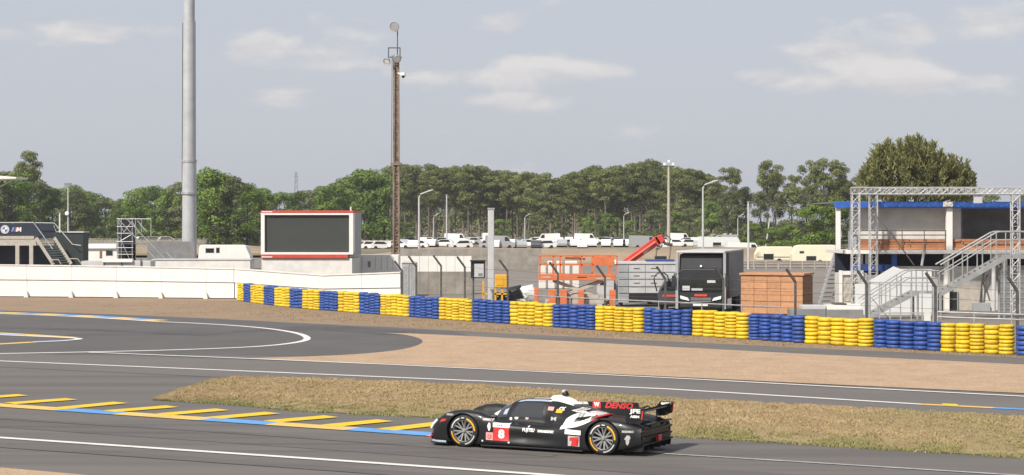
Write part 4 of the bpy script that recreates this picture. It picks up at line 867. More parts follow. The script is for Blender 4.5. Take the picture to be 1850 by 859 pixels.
for k in range(4):
    x = 1570
    while x < X1-30:
        L_ = rp_.uniform(60, 130); e = min(x+L_, X1-20); z0 = f.z(452)+.002 + k*.155
        mb = MB(); mb.box(f.x(x), f.x(e)-.04, -.1+rp_.uniform(-.06, .06)+k*.02, .35, z0, z0+.145); mb.build('plank', M['plank'], t, bevel=.01); x = e
mb = MB(); mb.box(f.x(1556), f.x(1570)-.05, -.2, .4, f.z(452), f.z(418)); mb.build('grey_locker', M['greypaint'], t)
for yy in (417, 425): rail_path('balcony_rail', [(f.x(1558), -.25, f.z(yy)), (f.x(1730), -.25, f.z(yy))], .03, 'darkpost', t)
for x in (1560, 1605, 1650, 1690, 1728): rail_path('baluster', [(f.x(x), -.25, f.z(452)), (f.x(x), -.25, f.z(417))], .025, 'darkpost', t)
mb = MB(); mb.box(f.x(1548), f.x(X1), 3.2, 3.3, f.z(500), f.z(459)-.01); mb.build('dark_back', M['navy'], t)
mb = MB(); mb.box(f.x(1558), f.x(1632), .0, .08, f.z(490), f.z(478)); mb.build('blue_banner', M['darkblue'], t)
for x in range(1560, 1612, 9): mb = MB(); mb.box(f.x(x), f.x(x+4.5), .25, .29, f.z(478), f.z(460)); mb.build('pale_slat', M['offwhite'], t)
rail_path('loose_pipe', [(f.x(1683), -.6, f.z(480)), (f.x(1688), -.5, f.z(452))], .08, 'greypaint', t)
mb = MB(); mb.box(f.x(1620), f.x(X1), .9, 1.1, 0, f.z(482)); mb.build('ground_wall', M['offwhite'], t)
mb = MB(); mb.box(f.x(1705), f.x(1800), .72, .9, 0, f.z(516)); mb.build('grey_dado', M['beige'], t)
mb = MB(); mb.box(f.x(1708), f.x(1757), .66, .72, f.z(571), f.z(528)); wn = mb.build('window', M['glass'], t)
for x in (1706.5, 1724, 1757): mb = MB(); mb.box(f.x(x)-.025, f.x(x)+.025, .63, .66, f.z(571), f.z(527)); mb.build('mullion', M['greypaint'], wn)
for yy in (528, 541.5, 571): mb = MB(); mb.box(f.x(1706.5), f.x(1757), .635, .66, f.z(yy)-.02, f.z(yy)+.02); mb.build('transom', M['greypaint'], wn)
mb = MB(); mb.box(f.x(1828), f.x(X1), .2, .4, 0, f.z(488)); sh = mb.build('roller_shutter', M['midgrey'], t)
for k in range(9): mb = MB(); mb.box(f.x(1829), f.x(X1), .17, .2, .12+k*.3, .16+k*.3); mb.build('shutter_slat', M['greypaint'], sh)
mb = MB(); mb.tube((f.x(1818), .1, 0), (f.x(1818), .1, f.z(455)), .12, 12); mb.build('drain_pipe', M['lightgrey'], t)
for pts in ([(1797, 548), (1800, 515), (1806, 480)], [(1808, 530), (1803, 512), (1810, 497)]): rail_path('cable', [(f.x(a), .55, f.z(b)) for a, b in pts], .05, 'darkpost', t)
mb = MB(); mb.box(f.x(1783), f.x(1814), .3, .7, f.z(572), f.z(548)); mb.build('meter_box', M['greypaint'], t, bevel=.02)

# ---- truss gantry in front of the pavilion
f = Fr(1700, 33.5); t = thing('truss_gantry', 'aluminium truss gantry framing the front of the blue-roofed pavilion', 'gantry', f.loc + Vector((0, 1.2, 0)))
def truss(name, a, b, w_, parent, nb):
    a, b = Vector(a), Vector(b); u = (b-a).normalized(); n1 = Vector((0, 1, 0)); n2 = u.cross(n1).normalized(); cs = [n1*w_/2+n2*w_/2, n1*w_/2-n2*w_/2, -n1*w_/2-n2*w_/2, -n1*w_/2+n2*w_/2]
    h_ = holder(name, parent)
    for c in cs: mb = MB(); mb.tube(a+c, b+c, .032, 6); mb.build('chord', M['alu'], h_)
    mb = MB()
    for i in range(nb):
        p, q = a.lerp(b, i/nb), a.lerp(b, (i+1)/nb)
        for k in range(4):
            c, d = cs[k], cs[(k+1) % 4]
            mb.tube(p+(c if i % 2 else d), q+(d if i % 2 else c), .016, 4)
            mb.tube(p+c, p+d, .016, 4)
    mb.build('lacing', M['alu'], h_)
zt = f.z(344.5)
for x, y in ((1553, 0), (1601, 2.4), (1845, 0)): truss('truss_tower', (f.x(x), y, .05), (f.x(x), y, zt-.22), .40, t, 15)
truss('truss_beam', (f.x(1545), 0, zt), (f.x(1905), 0, zt), .36, t, 26)
truss('truss_beam', (f.x(1553), .25, zt), (f.x(1601), 2.4, zt), .36, t, 7)
truss('truss_beam', (f.x(1605), 2.4, zt), (f.x(1905), 2.4, zt), .34, t, 22)
for x, y in ((1553, 0), (1601, 2.4), (1845, 0)): mb = MB(); mb.box(f.x(x)-.4, f.x(x)+.4, y-.4, y+.4, 0, .04); mb.build('base_plate', M['steel'], t)
rail_path('guy_cable', [(f.x(1592), 0, f.z(392)), (f.x(1618), -.3, f.z(425)), (f.x(1657), -.4, f.z(480))], .035, 'darkpost', t)
mb = MB(); mb.box(f.x(1769), f.x(1784), -.1, .1, f.z(367), f.z(352)); mb.build('blue_tarp', M['lightgrey'], t)

# ---- grey steel stair up to the pavilion
f = Fr(1700, 35.0); t = thing('steel_stairs', 'galvanised steel stair in two flights rising right to the pavilion balcony', 'stairs', f.loc + Vector((0, -.2, 0)))
stair(t, (f.x(1572), .2, f.z(572)), (f.x(1657), .2, f.z(528)), (0, 1.1, 0), 8, 'steel', 'stairgrey', .05, .3, .07, .24)
mb = MB(); mb.box(f.x(1655), f.x(1702), .2, 1.35, f.z(531), f.z(527)); mb.build('landing', M['steel'], t)
stair(t, (f.x(1700), .2, f.z(531)), (f.x(1816), .2, f.z(466)), (0, 1.1, 0), 12, 'steel', 'stairgrey', .05, .3, .07, .26)
mb = MB(); mb.box(f.x(1812), f.x(1980), .2, 2.0, f.z(468), f.z(461)); mb.build('landing', M['stairgrey'], t)
for y in (.2, 1.3):
    rail_path('handrail', [(f.x(1558), y, f.z(541)), (f.x(1640), y, f.z(490)), (f.x(1652), y, f.z(488)), (f.x(1697), y, f.z(490))], .04, 'stairgrey', t)
    rail_path('handrail', [(f.x(1562), y, f.z(552)), (f.x(1642), y, f.z(503)), (f.x(1697), y, f.z(503))], .03, 'stairgrey', t)
    rail_path('handrail', [(f.x(1699), y, f.z(479)), (f.x(1799), y, f.z(421)), (f.x(1806), y, f.z(419)), (f.x(1980), y, f.z(419))], .045, 'stairgrey', t)
    rail_path('handrail', [(f.x(1702), y, f.z(496)), (f.x(1802), y, f.z(434)), (f.x(1980), y, f.z(432))], .03, 'stairgrey', t)
    for x, ya, yb_ in ((1572, 533, 572), (1600, 515, 556), (1628, 498, 543), (1655, 488, 529), (1675, 489, 529), (1697, 489, 530), (1722, 466, 519), (1748, 451, 505), (1775, 435, 489), (1800, 421, 476), (1827, 419, 463), (1862, 419, 463), (1900, 419, 463)):
        rail_path('baluster', [(f.x(x), y, f.z(yb_)), (f.x(x), y, f.z(ya))], .035, 'stairgrey', t, 6)
for x, ya in ((1658, 531), (1700, 531), (1815, 468), (1880, 468), (1950, 468)):
    for y in (.22, 1.28): rail_path('leg', [(f.x(x), y, 0), (f.x(x), y, f.z(ya))], .06, 'stairgrey', t)
# white tarpaulin wall and its sloped end behind the lower flight
f = Fr(1620, 34.0); t = thing('white_tarpaulin', 'white tarpaulin screen with a slanted top edge behind the lower stair flight', 'tarpaulin', f.loc + Vector((0, 1.8, 0)))
mb = MB(); mb.prism([(f.x(1556), 0), (f.x(1697), 0), (f.x(1697), f.z(488)), (f.x(1640), f.z(488)), (f.x(1627), f.z(483)), (f.x(1582), f.z(510)), (f.x(1556), f.z(516))], 0, .06); mb.build('sheet', M['tarp'], t)
for x in (1560, 1627, 1695): mb = MB(); mb.tube((f.x(x), .12, 0), (f.x(x), .12, f.z(490 if x > 1600 else 516)), .05, 8); mb.build('post', M['steel'], t)
# barred gate between two broad posts
f = Fr(1629, 39.0); t = thing('barred_gate', 'grey barred steel gate between two broad posts behind the blue tyre block', 'gate', f.loc)
for x, yt_ in ((1567.5, 508), (1689.5, 505)): mb = MB(); mb.box(f.x(x-4.5), f.x(x+4.5), -.1, .12, 0, f.z(yt_)); mb.build('post', M['greypaint'], t, bevel=.015)
for yy in (511, 566): mb = MB(); mb.bar((f.x(1572), 0, f.z(yy)), (f.x(1685), 0, f.z(yy)), .06, .06); mb.build('rail', M['greypaint'], t)
for x in (1589, 1608, 1627, 1646, 1666): mb = MB(); mb.bar((f.x(x), 0, .1), (f.x(x), 0, f.z(511)), .05, .05); mb.build('bar', M['greypaint'], t)
mb = MB(); mb.bar((f.x(1576), .02, f.z(540)), (f.x(1605), .02, f.z(575)), .03, .03); mb.build('brace', M['darkpost'], t)
mb = MB(); mb.box(f.x(1669), f.x(1681), -.05, .03, f.z(580), f.z(565)); mb.build('lock_plate', M['offwhite'], t)
# white framed booth and low pallet pile
f = Fr(1537, 33.0); t = thing('white_booth', 'white framed booth with crumpled beige sheet right of the steep stair', 'booth', f.loc)
mb = MB(); mb.box(f.x(1517), f.x(1568), .15, 1.6, 0, f.z(494)); mb.build('body', M['offwhite'], t)
for q in ((1516, 1522, 489, 562), (1552, 1560, 489, 562)): mb = MB(); mb.box(f.x(q[0]), f.x(q[1]), 0, .15, 0, f.z(q[2])); mb.build('frame_post', M['white'], t)
mb = MB(); mb.box(f.x(1522), f.x(1552), .02, .15, f.z(497), f.z(490)); mb.build('frame_head', M['white'], t)
mb = MB(); n = 12
for i in range(n+1):
    for j in range(n+1): mb.v.append((f.x(1524)+(f.x(1545)-f.x(1524))*i/n, .06+.06*noise.noise(Vector((i*.5, j*.4, 2))), f.z(545)+(f.z(503)-f.z(545))*j/n))
for i in range(n):
    for j in range(n): a = i*(n+1)+j; mb.f.append((a, a+n+1, a+n+2, a+1))
mb.build('crumpled_sheet', M['beige'], t, smooth=True)
mb = MB(); mb.box(f.x(1521), f.x(1548), .02, .14, f.z(556), f.z(547)); mb.build('lower_board', M['white'], t)
f = Fr(1500, 36.0); t = thing('pallet_pile', 'flat pile of pale boards lying behind the yellow tyres left of the gate', 'boards', f.loc)
for k, (xa, xb, z0, z1, m_) in enumerate(((1428, 1492, 0, .62, 'midgrey'), (1450, 1492, .625, .82, 'lightgrey'), (1493, 1560, 0, .6, 'midgrey'), (1494, 1556, .605, .86, 'white'), (1508, 1530, .865, .93, 'darkpost'))):
    mb = MB(); mb.box(f.x(xa), f.x(xb), 0, 1.2, z0, z1); mb.build('board', M[m_], t, bevel=.02)
# ------------------------------------------------------------------ street lamps and poles
def lamp(px, ytop, s, arm_px, label, r=.08, head=True, mm='lightgrey', lean=0.0):
    f = Fr(px, s); t = thing('street_lamp' if head else 'plain_pole', label, 'street lamp' if head else 'pole', f.loc); z = f.z(ytop)
    if arm_px:
        mb = MB(); a = f.x(arm_px); mb.path([(0, 0, 0), (0, 0, z*.5), (0, 0, z-.5), (a*.12, 0, z-.15), (a*.8, 0, z+.22)], [r, r*.85, r*.7, r*.6, r*.55], 8); mb.build('pole', M[mm], t, smooth=True)
        mb = MB(); mb.prism([(a*.72, z+.12), (a*1.2, z+.34), (a*1.2, z+.44), (a*.75, z+.34)], -.14, .14); mb.build('lamp_head', M['lightgrey'], t, bevel=.03)
    else:
        mb = MB(); mb.path([(0, 0, 0), (lean*.5, 0, z*.5), (lean, 0, z)], [r, r*.9, r*.75], 8); mb.build('pole', M[mm], t, smooth=True)
        mb = MB(); mb.box(lean-r*1.1, lean+r*1.1, -r*1.1, r*1.1, z, z+.06); mb.build('pole_cap', M['steel'], t)
    return t
lamp(757, 349, 15.0, 779, 'tall bent street lamp just right of the brown lattice mast', .14)
lamp(783, 390, 9.0, 791, 'small bent street lamp right of the tall one near the lattice mast', .11)
lamp(807, 352, 9.0, 0, 'pale slender pole against the dark pine trunks right of two bent lamps', .17, False)
lamp(948, 390, 9.0, 957, 'small bent street lamp before the pines right of the blunt post', .11)
lamp(1127, 387, 9.0, 1136, 'small bent street lamp before the pines above the red crane boom foot', .11)
lamp(1270, 332, 15.5, 1293, 'tall bent street lamp above the black truck', .13)
lamp(1333, 391, 11.0, 1342, 'short bent street lamp left of the plain grey pole', .09)
lamp(1352, 365, 17.0, 0, 'plain grey pole above the right side of the black truck', .12, False)
lamp(1382, 394, 11.0, 0, 'short leaning grey pole above the cream motorhomes', .13, False, 'lightgrey', .8)
lamp(108, 385, 14.0, 0, 'short pale pole left of the spotlight pole at the black stand', .13, False, 'offwhite')
f = Fr(123, 13.0); t = thing('spotlight_pole', 'thin pole with a white spotlight rising behind the black stand', 'lamp pole', f.loc)
mb = MB(); mb.path([(0, 0, 0), (0, 0, f.z(340))], [.13, .08], 8); mb.build('pole', M['lightgrey'], t)
mb = MB(); mb.lathe([(0, -.2), (.25, -.15), (.3, 0), (.2, .2), (0, .25)], 14, 'Y', (-.1, -.2, f.z(386))); mb.build('spotlight', M['lamp'], t, smooth=True)
mb = MB(); mb.box(-.5, .5, -.1, .1, f.z(336), f.z(331)); mb.build('top_lights', M['midgrey'], t)
f = Fr(1208, 11.0); t = thing('floodlight_mast', 'thin brown floodlight mast rising above the pines with white lamps', 'mast', f.loc)
mb = MB(); mb.path([(0, 0, 0), (0, 0, f.z(300))], [.30, .17], 8); mb.build('pole', M['beige'], t, smooth=True)
mb = MB(); mb.box(-.9, .9, -.15, .15, f.z(302), f.z(300)); mb.build('crossbar', M['darkpost'], t)
for x in (-.7, 0, .7): mb = MB(); mb.lathe([(0, -.15), (.22, -.1), (.22, .1), (.1, .3)], 12, 'Y', (x, -.2, f.z(297) + (.45 if x == 0 else 0))); mb.build('floodlight', M['lamp'], t)
f = Fr(535, 4.5); t = thing('lattice_pylon', 'tiny distant lattice pylon on the skyline left of the lattice mast', 'pylon', f.loc)
z = f.z(311)
mb = MB()
for sx in (-1, 1): mb.bar((sx*1.2, 0, 0), (sx*.25, 0, z), .28, .28)
for k in range(10): zz2 = z*k/10; w2 = 1.2-.95*k/10; mb.bar((-w2, 0, zz2), (w2*.93, 0, zz2+z/10), .16, .16)
mb.build('frame', M['midgrey'], t)
mb = MB(); mb.bar((-1.0, 0, z*.93), (1.0, 0, z*.93), .25); mb.build('crossarm', M['midgrey'], t)

# ------------------------------------------------------------------ far fences
def far_fence(label, xa, xb, s, ht, mm, n, mesh_m=None):
    f = Fr((xa+xb)/2, s); t = thing('far_fence', label, 'fence', f.loc); L0, L1 = f.x(xa), f.x(xb)
    for i in range(n+1): x = L0+(L1-L0)*i/n; mb = MB(); mb.bar((x, 0, 0), (x, 0, ht), .09, .09); mb.build('post', M[mm], t)
    for k in range(3): mb = MB(); mb.bar((L0, 0, ht*(.3+.34*k)), (L1, 0, ht*(.3+.34*k)), .05, .06); mb.build('rail', M[mm], t)
    for i in range(n):
        x = L0+(L1-L0)*i/n; x2 = L0+(L1-L0)*(i+1)/n; mb = MB(); mb.box(x+.08, x2-.08, .04, .08, .15, ht*.92); mb.build('panel', M[mesh_m or mm], t)
far_fence('grey-brown panel fence below the leafy trees at left', -60, 470, 10.5, 2.2, 'beige', 26, 'concrete')
far_fence('grey panel fence left of the cream motorhomes', 1290, 1372, 13.0, 1.8, 'greypaint', 8, 'greypaint')
far_fence('long white topped car park fence behind the parked cars', 655, 1300, 8.6, 1.2, 'white', 40, 'offwhite')
far_fence('brown panel fence under the cream motorhomes', 1340, 1560, 17.0, 0.9, 'beige', 10, 'concrete')
f = Fr(1420, 19.0)
t = thing('dark_wall', 'weathered concrete wall on the left of the earth bank right of the mast', 'wall', Fr(860, 17.0).loc); f = Fr(860, 17.0)
xs_ = list(range(722, 1010, 32))
for a, b in zip(xs_, xs_[1:]): mb = MB(); mb.box(f.x(a)+.01, f.x(b)-.01, 0, .25, 0, f.z(449 + (a-722)*.004) + rnd.uniform(-.06, .06)); mb.build('panel', M['concrete'], t)

# ------------------------------------------------------------------ parked cars and campers in the far car park
def car_mesh(name, prof, winprof, W, paint):
    me = bpy.data.meshes.new(name); bm = bmesh.new()
    def pr(poly, y0, y1, mi):
        a = [bm.verts.new((x, y0, z)) for x, z in poly]; b = [bm.verts.new((x, y1, z)) for x, z in poly]; n_ = len(poly)
        fs = [bm.faces.new(a), bm.faces.new(list(reversed(b)))] + [bm.faces.new((a[i], b[i], b[(i+1) % n_], a[(i+1) % n_])) for i in range(n_)]
        for q in fs: q.material_index = mi
    pr(prof, -W/2, W/2, 0)
    for wp in winprof: pr(wp, -W/2-.02, W/2+.02, 1)
    for wx in (-.28, .3):
        L = max(p[0] for p in prof)-min(p[0] for p in prof); c = wx*L
        pr([(c+.32*math.cos(k*math.pi/5), .32+.32*math.sin(k*math.pi/5)) for k in range(10)], -W/2-.03, W/2+.03, 2)
    bmesh.ops.recalc_face_normals(bm, faces=bm.faces); bm.to_mesh(me); bm.free()
    for q in (paint, M['glass'], M['rubber']): me.materials.append(q)
    return me
hatch = [(-2, .28), (2, .28), (2.05, .75), (1.15, .92), (.45, 1.42), (-1.2, 1.48), (-1.9, .95), (-2.05, .7)]; hw = [[(-1.5, .98), (.95, .95), (.38, 1.36), (-1.15, 1.40)]]
vanp = [(-2.6, .3), (2.5, .3), (2.55, 1.0), (1.8, 1.3), (1.25, 2.25), (-2.5, 2.35), (-2.65, .8)]; vw = [[(.7, 1.35), (1.62, 1.35), (1.2, 2.05), (.7, 2.05)]]
campp = [(-3.2, .4), (3.0, .4), (3.05, 1.1), (2.3, 1.5), (2.5, 2.2), (2.1, 2.85), (-3.1, 2.95), (-3.25, 1.2)]; cw = [[(-1.6, 1.5), (-.4, 1.5), (-.4, 2.1), (-1.6, 2.1)], [(1.2, 1.5), (2.1, 1.5), (1.9, 2.05), (1.2, 2.05)]]
kinds = {}
for nm, pn in (('white', 'carwhite'), ('silver', 'carsilver'), ('dark', 'cardark'), ('red', 'carred')):
    kinds['car', nm] = car_mesh(f'{nm}_car', hatch, hw, 1.75, M[pn]); kinds['van', nm] = car_mesh(f'{nm}_van', vanp, vw, 2.0, M[pn])
kinds['camper', 'white'] = car_mesh('white_camper', campp, cw, 2.3, M['carwhite'])
rc = random.Random(12)
def park(px, s, k, c, rz, z=0.0):
    od, mk = where(px, (k, c)); f = Fr(px, s)
    o = inst(kinds[k, c], f'parked_{k}', None, f.loc + Vector((0, 0, z)), rz); tag(o, f'{c} {k} in the far car park, {od} right of {mk}', k, 'vehicles in the far car park')
lst = []
x = 722
while x < 1310:
    lst.append((x, rc.choice([8.3, 8.6, 9.6, 10.2]))); x += rc.uniform(6, 10.5)
for x, s in sorted(lst):
    k = rc.choices(['car', 'van', 'camper'], [9, 1.0, .5])[0]; c = 'white' if k == 'camper' else rc.choices(['white', 'silver', 'dark', 'red'], [8, 3, .35 if k == 'car' else 0, .25 if k == 'car' else 0])[0]
    park(x, s, k, c, rc.choice([rc.uniform(-.2, .2), R(90)+rc.uniform(-.2, .2), R(180)+rc.uniform(-.3, .3)]), .35)
for x in (262, 284, 303, 427, 463, 660, 672, 688): park(x, 10.2, 'car', rc.choice(['white', 'white', 'silver']), rc.uniform(-.4, .4), 1.0 if x < 500 else .2)
park(450, 10.2, 'camper', 'white', 0.1, .9); park(1303, 12.5, 'camper', 'white', .2, .0); park(1345, 13.5, 'van', 'white', .1, 0)
f = Fr(697, 22.0); o = inst(kinds['car', 'red'], 'parked_car', None, f.loc + Vector((0, 0, .6)), R(70)); tag(o, 'small red car half hidden left of the lattice mast', 'car')
mb = MB(); mb.box(-2.2, 2.2, -2.2, 2.2, 0, .6); o = mb.build('loading_ramp', M['concrete']); o.location = f.loc; tag(o, 'low concrete ramp under the red car left of the lattice mast', 'ramp')
g_ = MB(); g_.add([(-230, 172*F/2200, .33), (60, 172*F/2200, .33), (110, 345*F/2200, .33), (-330, 345*F/2200, .33)], [(0, 1, 2, 3)]); g_.build('car_park', M['field'])['kind'] = 'structure'

# ------------------------------------------------------------------ trees
M['pine'] = leaf_mat('pine_needles', (0.080, 0.104, 0.028), (0.205, 0.220, 0.068), .22)
M['pine_light'] = leaf_mat('young_pine_needles', (0.130, 0.142, 0.048), (0.235, 0.230, 0.090), .1)
M['leaf'] = leaf_mat('green_leaves', (0.068, 0.118, 0.020), (0.188, 0.268, 0.054), .22)
M['leaf2'] = leaf_mat('olive_leaves', (0.082, 0.102, 0.036), (0.175, 0.195, 0.075), .2)
M['bark'] = mat('pine_bark', (0.085, 0.067, 0.055), .9, c2=(0.20, 0.165, 0.135), scale=2.0, bump=.3, objvar=.35)
M['bark_dark'] = mat('dark_bark', (0.055, 0.045, 0.038), .9, var=.3, scale=2.0)
def leaf_cards(clumps, per, size, rr, up=0.35):
    V = []; Fc = []
    for c, rad, wgt in clumps:
        c = Vector(c)
        for _ in range(int(per*wgt)):
            d = Vector((rr.gauss(0, 1), rr.gauss(0, 1), rr.gauss(0, 1))).normalized()
            if d.z < -0.3 and rr.random() < .6: d.z = -d.z
            k = rr.random()**0.38; p = c + Vector((d.x*rad[0], d.y*rad[1], d.z*rad[2]))*k
            n_ = (d + Vector((rr.gauss(0, .5), rr.gauss(0, .5), rr.gauss(0, .5)+up))).normalized()
            u = n_.cross(Vector((rr.gauss(0, 1), rr.gauss(0, 1), rr.gauss(0, 1)))).normalized(); v = n_.cross(u); s = size*rr.uniform(.6, 1.35)
            b = len(V); V += [p-u*s*.5, p+v*s*.32, p+u*s*.55, p-v*s*.30]; Fc.append((b, b+1, b+2, b+3))
    return V, Fc
def crown_mesh(name, V, Fc, m):
    me = bpy.data.meshes.new(name); me.from_pydata([tuple(v) for v in V], [], Fc); me.materials.append(m); return me
def trunk_mesh(name, H, r, clumps, rr, m, bend=.5, nlimb=6, start=.55):
    mb = MB(); bx_, by_ = rr.uniform(-bend, bend), rr.uniform(-bend, bend)
    pts = [(bx_*math.sin(3*k/6.)*k/6, by_*(k/6.)**2, H*k/6) for k in range(7)]; mb.path(pts, [r*(1.15-.95*k/6) for k in range(7)], 7)
    for c, rad, wg in rr.sample(clumps, min(nlimb, len(clumps))):
        k = rr.uniform(start, .9); q = Vector(pts[min(6, int(k*6))]); e = Vector(c); mdp = q.lerp(e, .5) + Vector((0, 0, -.25)); mb.path([q, mdp, e], [r*.38, r*.26, r*.1], 5)
    return mb.mesh(name, m, True)
def make_pine(i, H=20.0):
    rr = random.Random(100+i); cl = []; W_ = rr.uniform(4.2, 5.6)
    nc = rr.randint(20, 27); z0 = rr.uniform(.24, .52)
    for k in range(nc):
        t_ = rr.random(); z = H*(z0 + (1-z0)*t_**.75*.94); wmax = W_*math.sqrt(max(.08, 1-((t_-.55)/.62)**2)); a = rr.random()*6.28; q = wmax*rr.uniform(.25, .85)
        s = rr.uniform(.8, 1.25); cl.append(((q*math.cos(a), q*math.sin(a), z), (1.75*s, 1.75*s, .85*s), s*s))
    cl.append(((0, 0, H*.97), (1.9, 1.9, 1.0), 1.2))
    V, Fc = leaf_cards(cl, 210, .44, rr, .5)
    return crown_mesh('pine_crown', V, Fc, M['pine']), trunk_mesh('pine_trunk', H*.93, .26, cl, rr, M['bark'], .9, 9, .45)
def make_broad(i, H=15.0, m='leaf'):
    rr = random.Random(300+i); cl = []; W_ = rr.uniform(4.3, 5.6)
    for k in range(rr.randint(26, 34)):
        t_ = rr.random(); z = H*(.10+.84*t_); wmax = W_*math.sqrt(max(.12, 1-((t_-.40)/.66)**2)); a = rr.random()*6.28; q = wmax*rr.uniform(.35, .92); s = rr.uniform(.75, 1.3)
        cl.append(((q*math.cos(a), q*math.sin(a), z), (1.55*s, 1.55*s, 1.2*s), s*s))
    cl.append(((0, 0, H*.92), (1.8, 1.8, 1.2), 1.3))
    V, Fc = leaf_cards(cl, 170, .46, rr, .3)
    return crown_mesh('broad_crown', V, Fc, M[m]), trunk_mesh('broad_trunk', H*.7, .32, cl, rr, M['bark_dark'], .5, 8, .3)
pines = [make_pine(i) for i in range(8)]
broads = [make_broad(i, 15.0, 'leaf' if i % 3 else 'leaf2') for i in range(6)]
def plant(protos, H0, px, ytop, s, name, adj, wscale=1.0, rr=rc):
    f = Fr(px, s); H = f.z(ytop); k = H/H0; cw_, tr_ = protos[rr.randrange(len(protos))]; od, mk = where(px, adj)
    t = thing(name, f'{adj}, {od} right of {mk}', 'tree', f.loc, rr.random()*6.28, 'trees of the far wood')
    kx = k*wscale*rr.uniform(.9, 1.1); inst(cw_, 'crown', t, sc=(kx, kx, k)); inst(tr_, 'trunk', t, sc=(kx, kx, k))
PT = [(640, 306), (700, 299), (730, 295), (770, 296), (800, 302), (835, 298), (870, 297), (905, 305), (935, 312), (955, 306), (985, 312), (1000, 321), (1020, 314), (1045, 304), (1080, 300), (1120, 300), (1145, 292), (1165, 284), (1190, 292), (1225, 300), (1255, 303), (1285, 318), (1300, 330)]
def prof(T, x):
    for p, q in zip(T, T[1:]):
        if p[0] <= x <= q[0]: return p[1]+(q[1]-p[1])*(x-p[0])/(q[0]-p[0])
    return T[0][1] if x < T[0][0] else T[-1][1]
L1 = []; x = 712
while x < 1300: L1.append((x, prof(PT, x)+rc.uniform(0, 9), 7.2)); x += rc.uniform(11, 25)
for x, y, s in sorted(L1): plant(pines, 20.0, x, y, s*rc.uniform(.96, 1.04), 'pine_tree', 'tall front-row pine with bare trunk', 1.0)
L2 = []; x = 706
while x < 1310: L2.append((x, prof(PT, x)+rc.uniform(2, 12), 6.4)); x += rc.uniform(14, 26)
for x, y, s in sorted(L2): plant(pines, 20.0, x, y, s, 'pine_tree', 'second-row pine of the wood', 1.05)
L3 = []; x = 715
while x < 1310: L3.append((x, prof(PT, x)+rc.uniform(8, 16), 5.7)); x += rc.uniform(17, 30)
for x, y, s in sorted(L3): plant(pines, 20.0, x, y, s, 'pine_tree', 'shaded back-row pine of the wood', 1.15)
BT = [(-80, 300), (0, 310), (40, 305), (65, 322), (90, 336), (120, 333), (165, 340), (200, 356), (225, 352), (250, 338), (290, 333), (325, 336), (360, 312), (380, 299), (405, 309), (430, 326), (460, 332), (490, 345), (520, 348), (560, 336), (600, 330), (630, 312), (660, 304), (705, 306)]
B1 = []; x = -70
while x < 705: B1.append((x, prof(BT, x)+rc.uniform(0, 10), rc.uniform(7.6, 8.6))); x += rc.uniform(24, 34)
for x, y, s in sorted(B1): plant(broads, 15.0, x, y, s, 'leafy_tree', 'dense green leafy tree', 1.1)
B2 = []; x = -60
while x < 710: B2.append((x, prof(BT, x)+rc.uniform(0, 10), rc.uniform(6.2, 6.9))); x += rc.uniform(30, 42)
for x, y, s in sorted(B2): plant(broads, 15.0, x, y, s, 'leafy_tree', 'leafy tree behind the front trees', 1.25)
for x in (384, 415, 446): plant(broads, 15.0, x, prof(BT, x)+4, 10.5, 'leafy_tree', 'large nearer leafy tree', 1.05)
UX = [(735, 400, 7.6), (905, 398, 7.5), (968, 392, 7.6), (1012, 402, 7.5), (1060, 396, 7.7), (1098, 388, 7.6), (1140, 398, 7.6), (1178, 384, 7.7), (1222, 380, 7.6), (1246, 372, 7.7), (1284, 366, 7.8)]
for x, y, s in UX: plant(broads, 15.0, x, y+rc.uniform(-4, 4), s, 'leafy_tree', 'low olive tree among the pine trunks', 1.35)
# conifer at left, loose pines and shrubs at right
plant([pines[1]], 20.0, 50, 275, 8.0, 'pine_tree', 'lone dark conifer above the leafy wood', .75)
for x, y, ws in ((1322, 304, .7), (1388, 292, .6), (1402, 300, .55), (1430, 318, .6), (1463, 292, .7), (1487, 288, .8), (1508, 291, .7), (1528, 304, .7), (1545, 322, .7)): plant(pines, 20.0, x, y, 8.5, 'pine_tree', 'loose pine standing apart', ws)
for x, y, s, ws in ((1316, 345, 8.8, .9), (1346, 338, 8.4, .9), (1372, 346, 8.8, .9), (1400, 344, 8.4, 1.0), (1428, 340, 8.6, .95), (1458, 338, 8.3, .9), (1482, 344, 8.6, 1.0), (1515, 336, 8.3, .9), (1545, 340, 8.5, 1.0), (1575, 345, 8.4, 1.0), (1620, 350, 8.2, 1.0), (1680, 350, 8.2, 1.0), (1740, 352, 8.2, 1.0), (1790, 350, 8.2, 1.0), (1850, 350, 8.2, 1.1)): plant([broads[0], broads[3]], 15.0, x, y, s, 'leafy_tree', 'olive green bushy tree', ws)
for x, y, s, ws in ((1470, 368, 14.0, .9), (1512, 358, 14.0, 1.1), (1360, 402, 12.0, 1.2), (1425, 405, 12.5, 1.2), (1395, 410, 12, 1.2)): plant([broads[1], broads[2]], 15.0, x, y, s, 'leafy_tree', 'low bright bushy tree', ws)
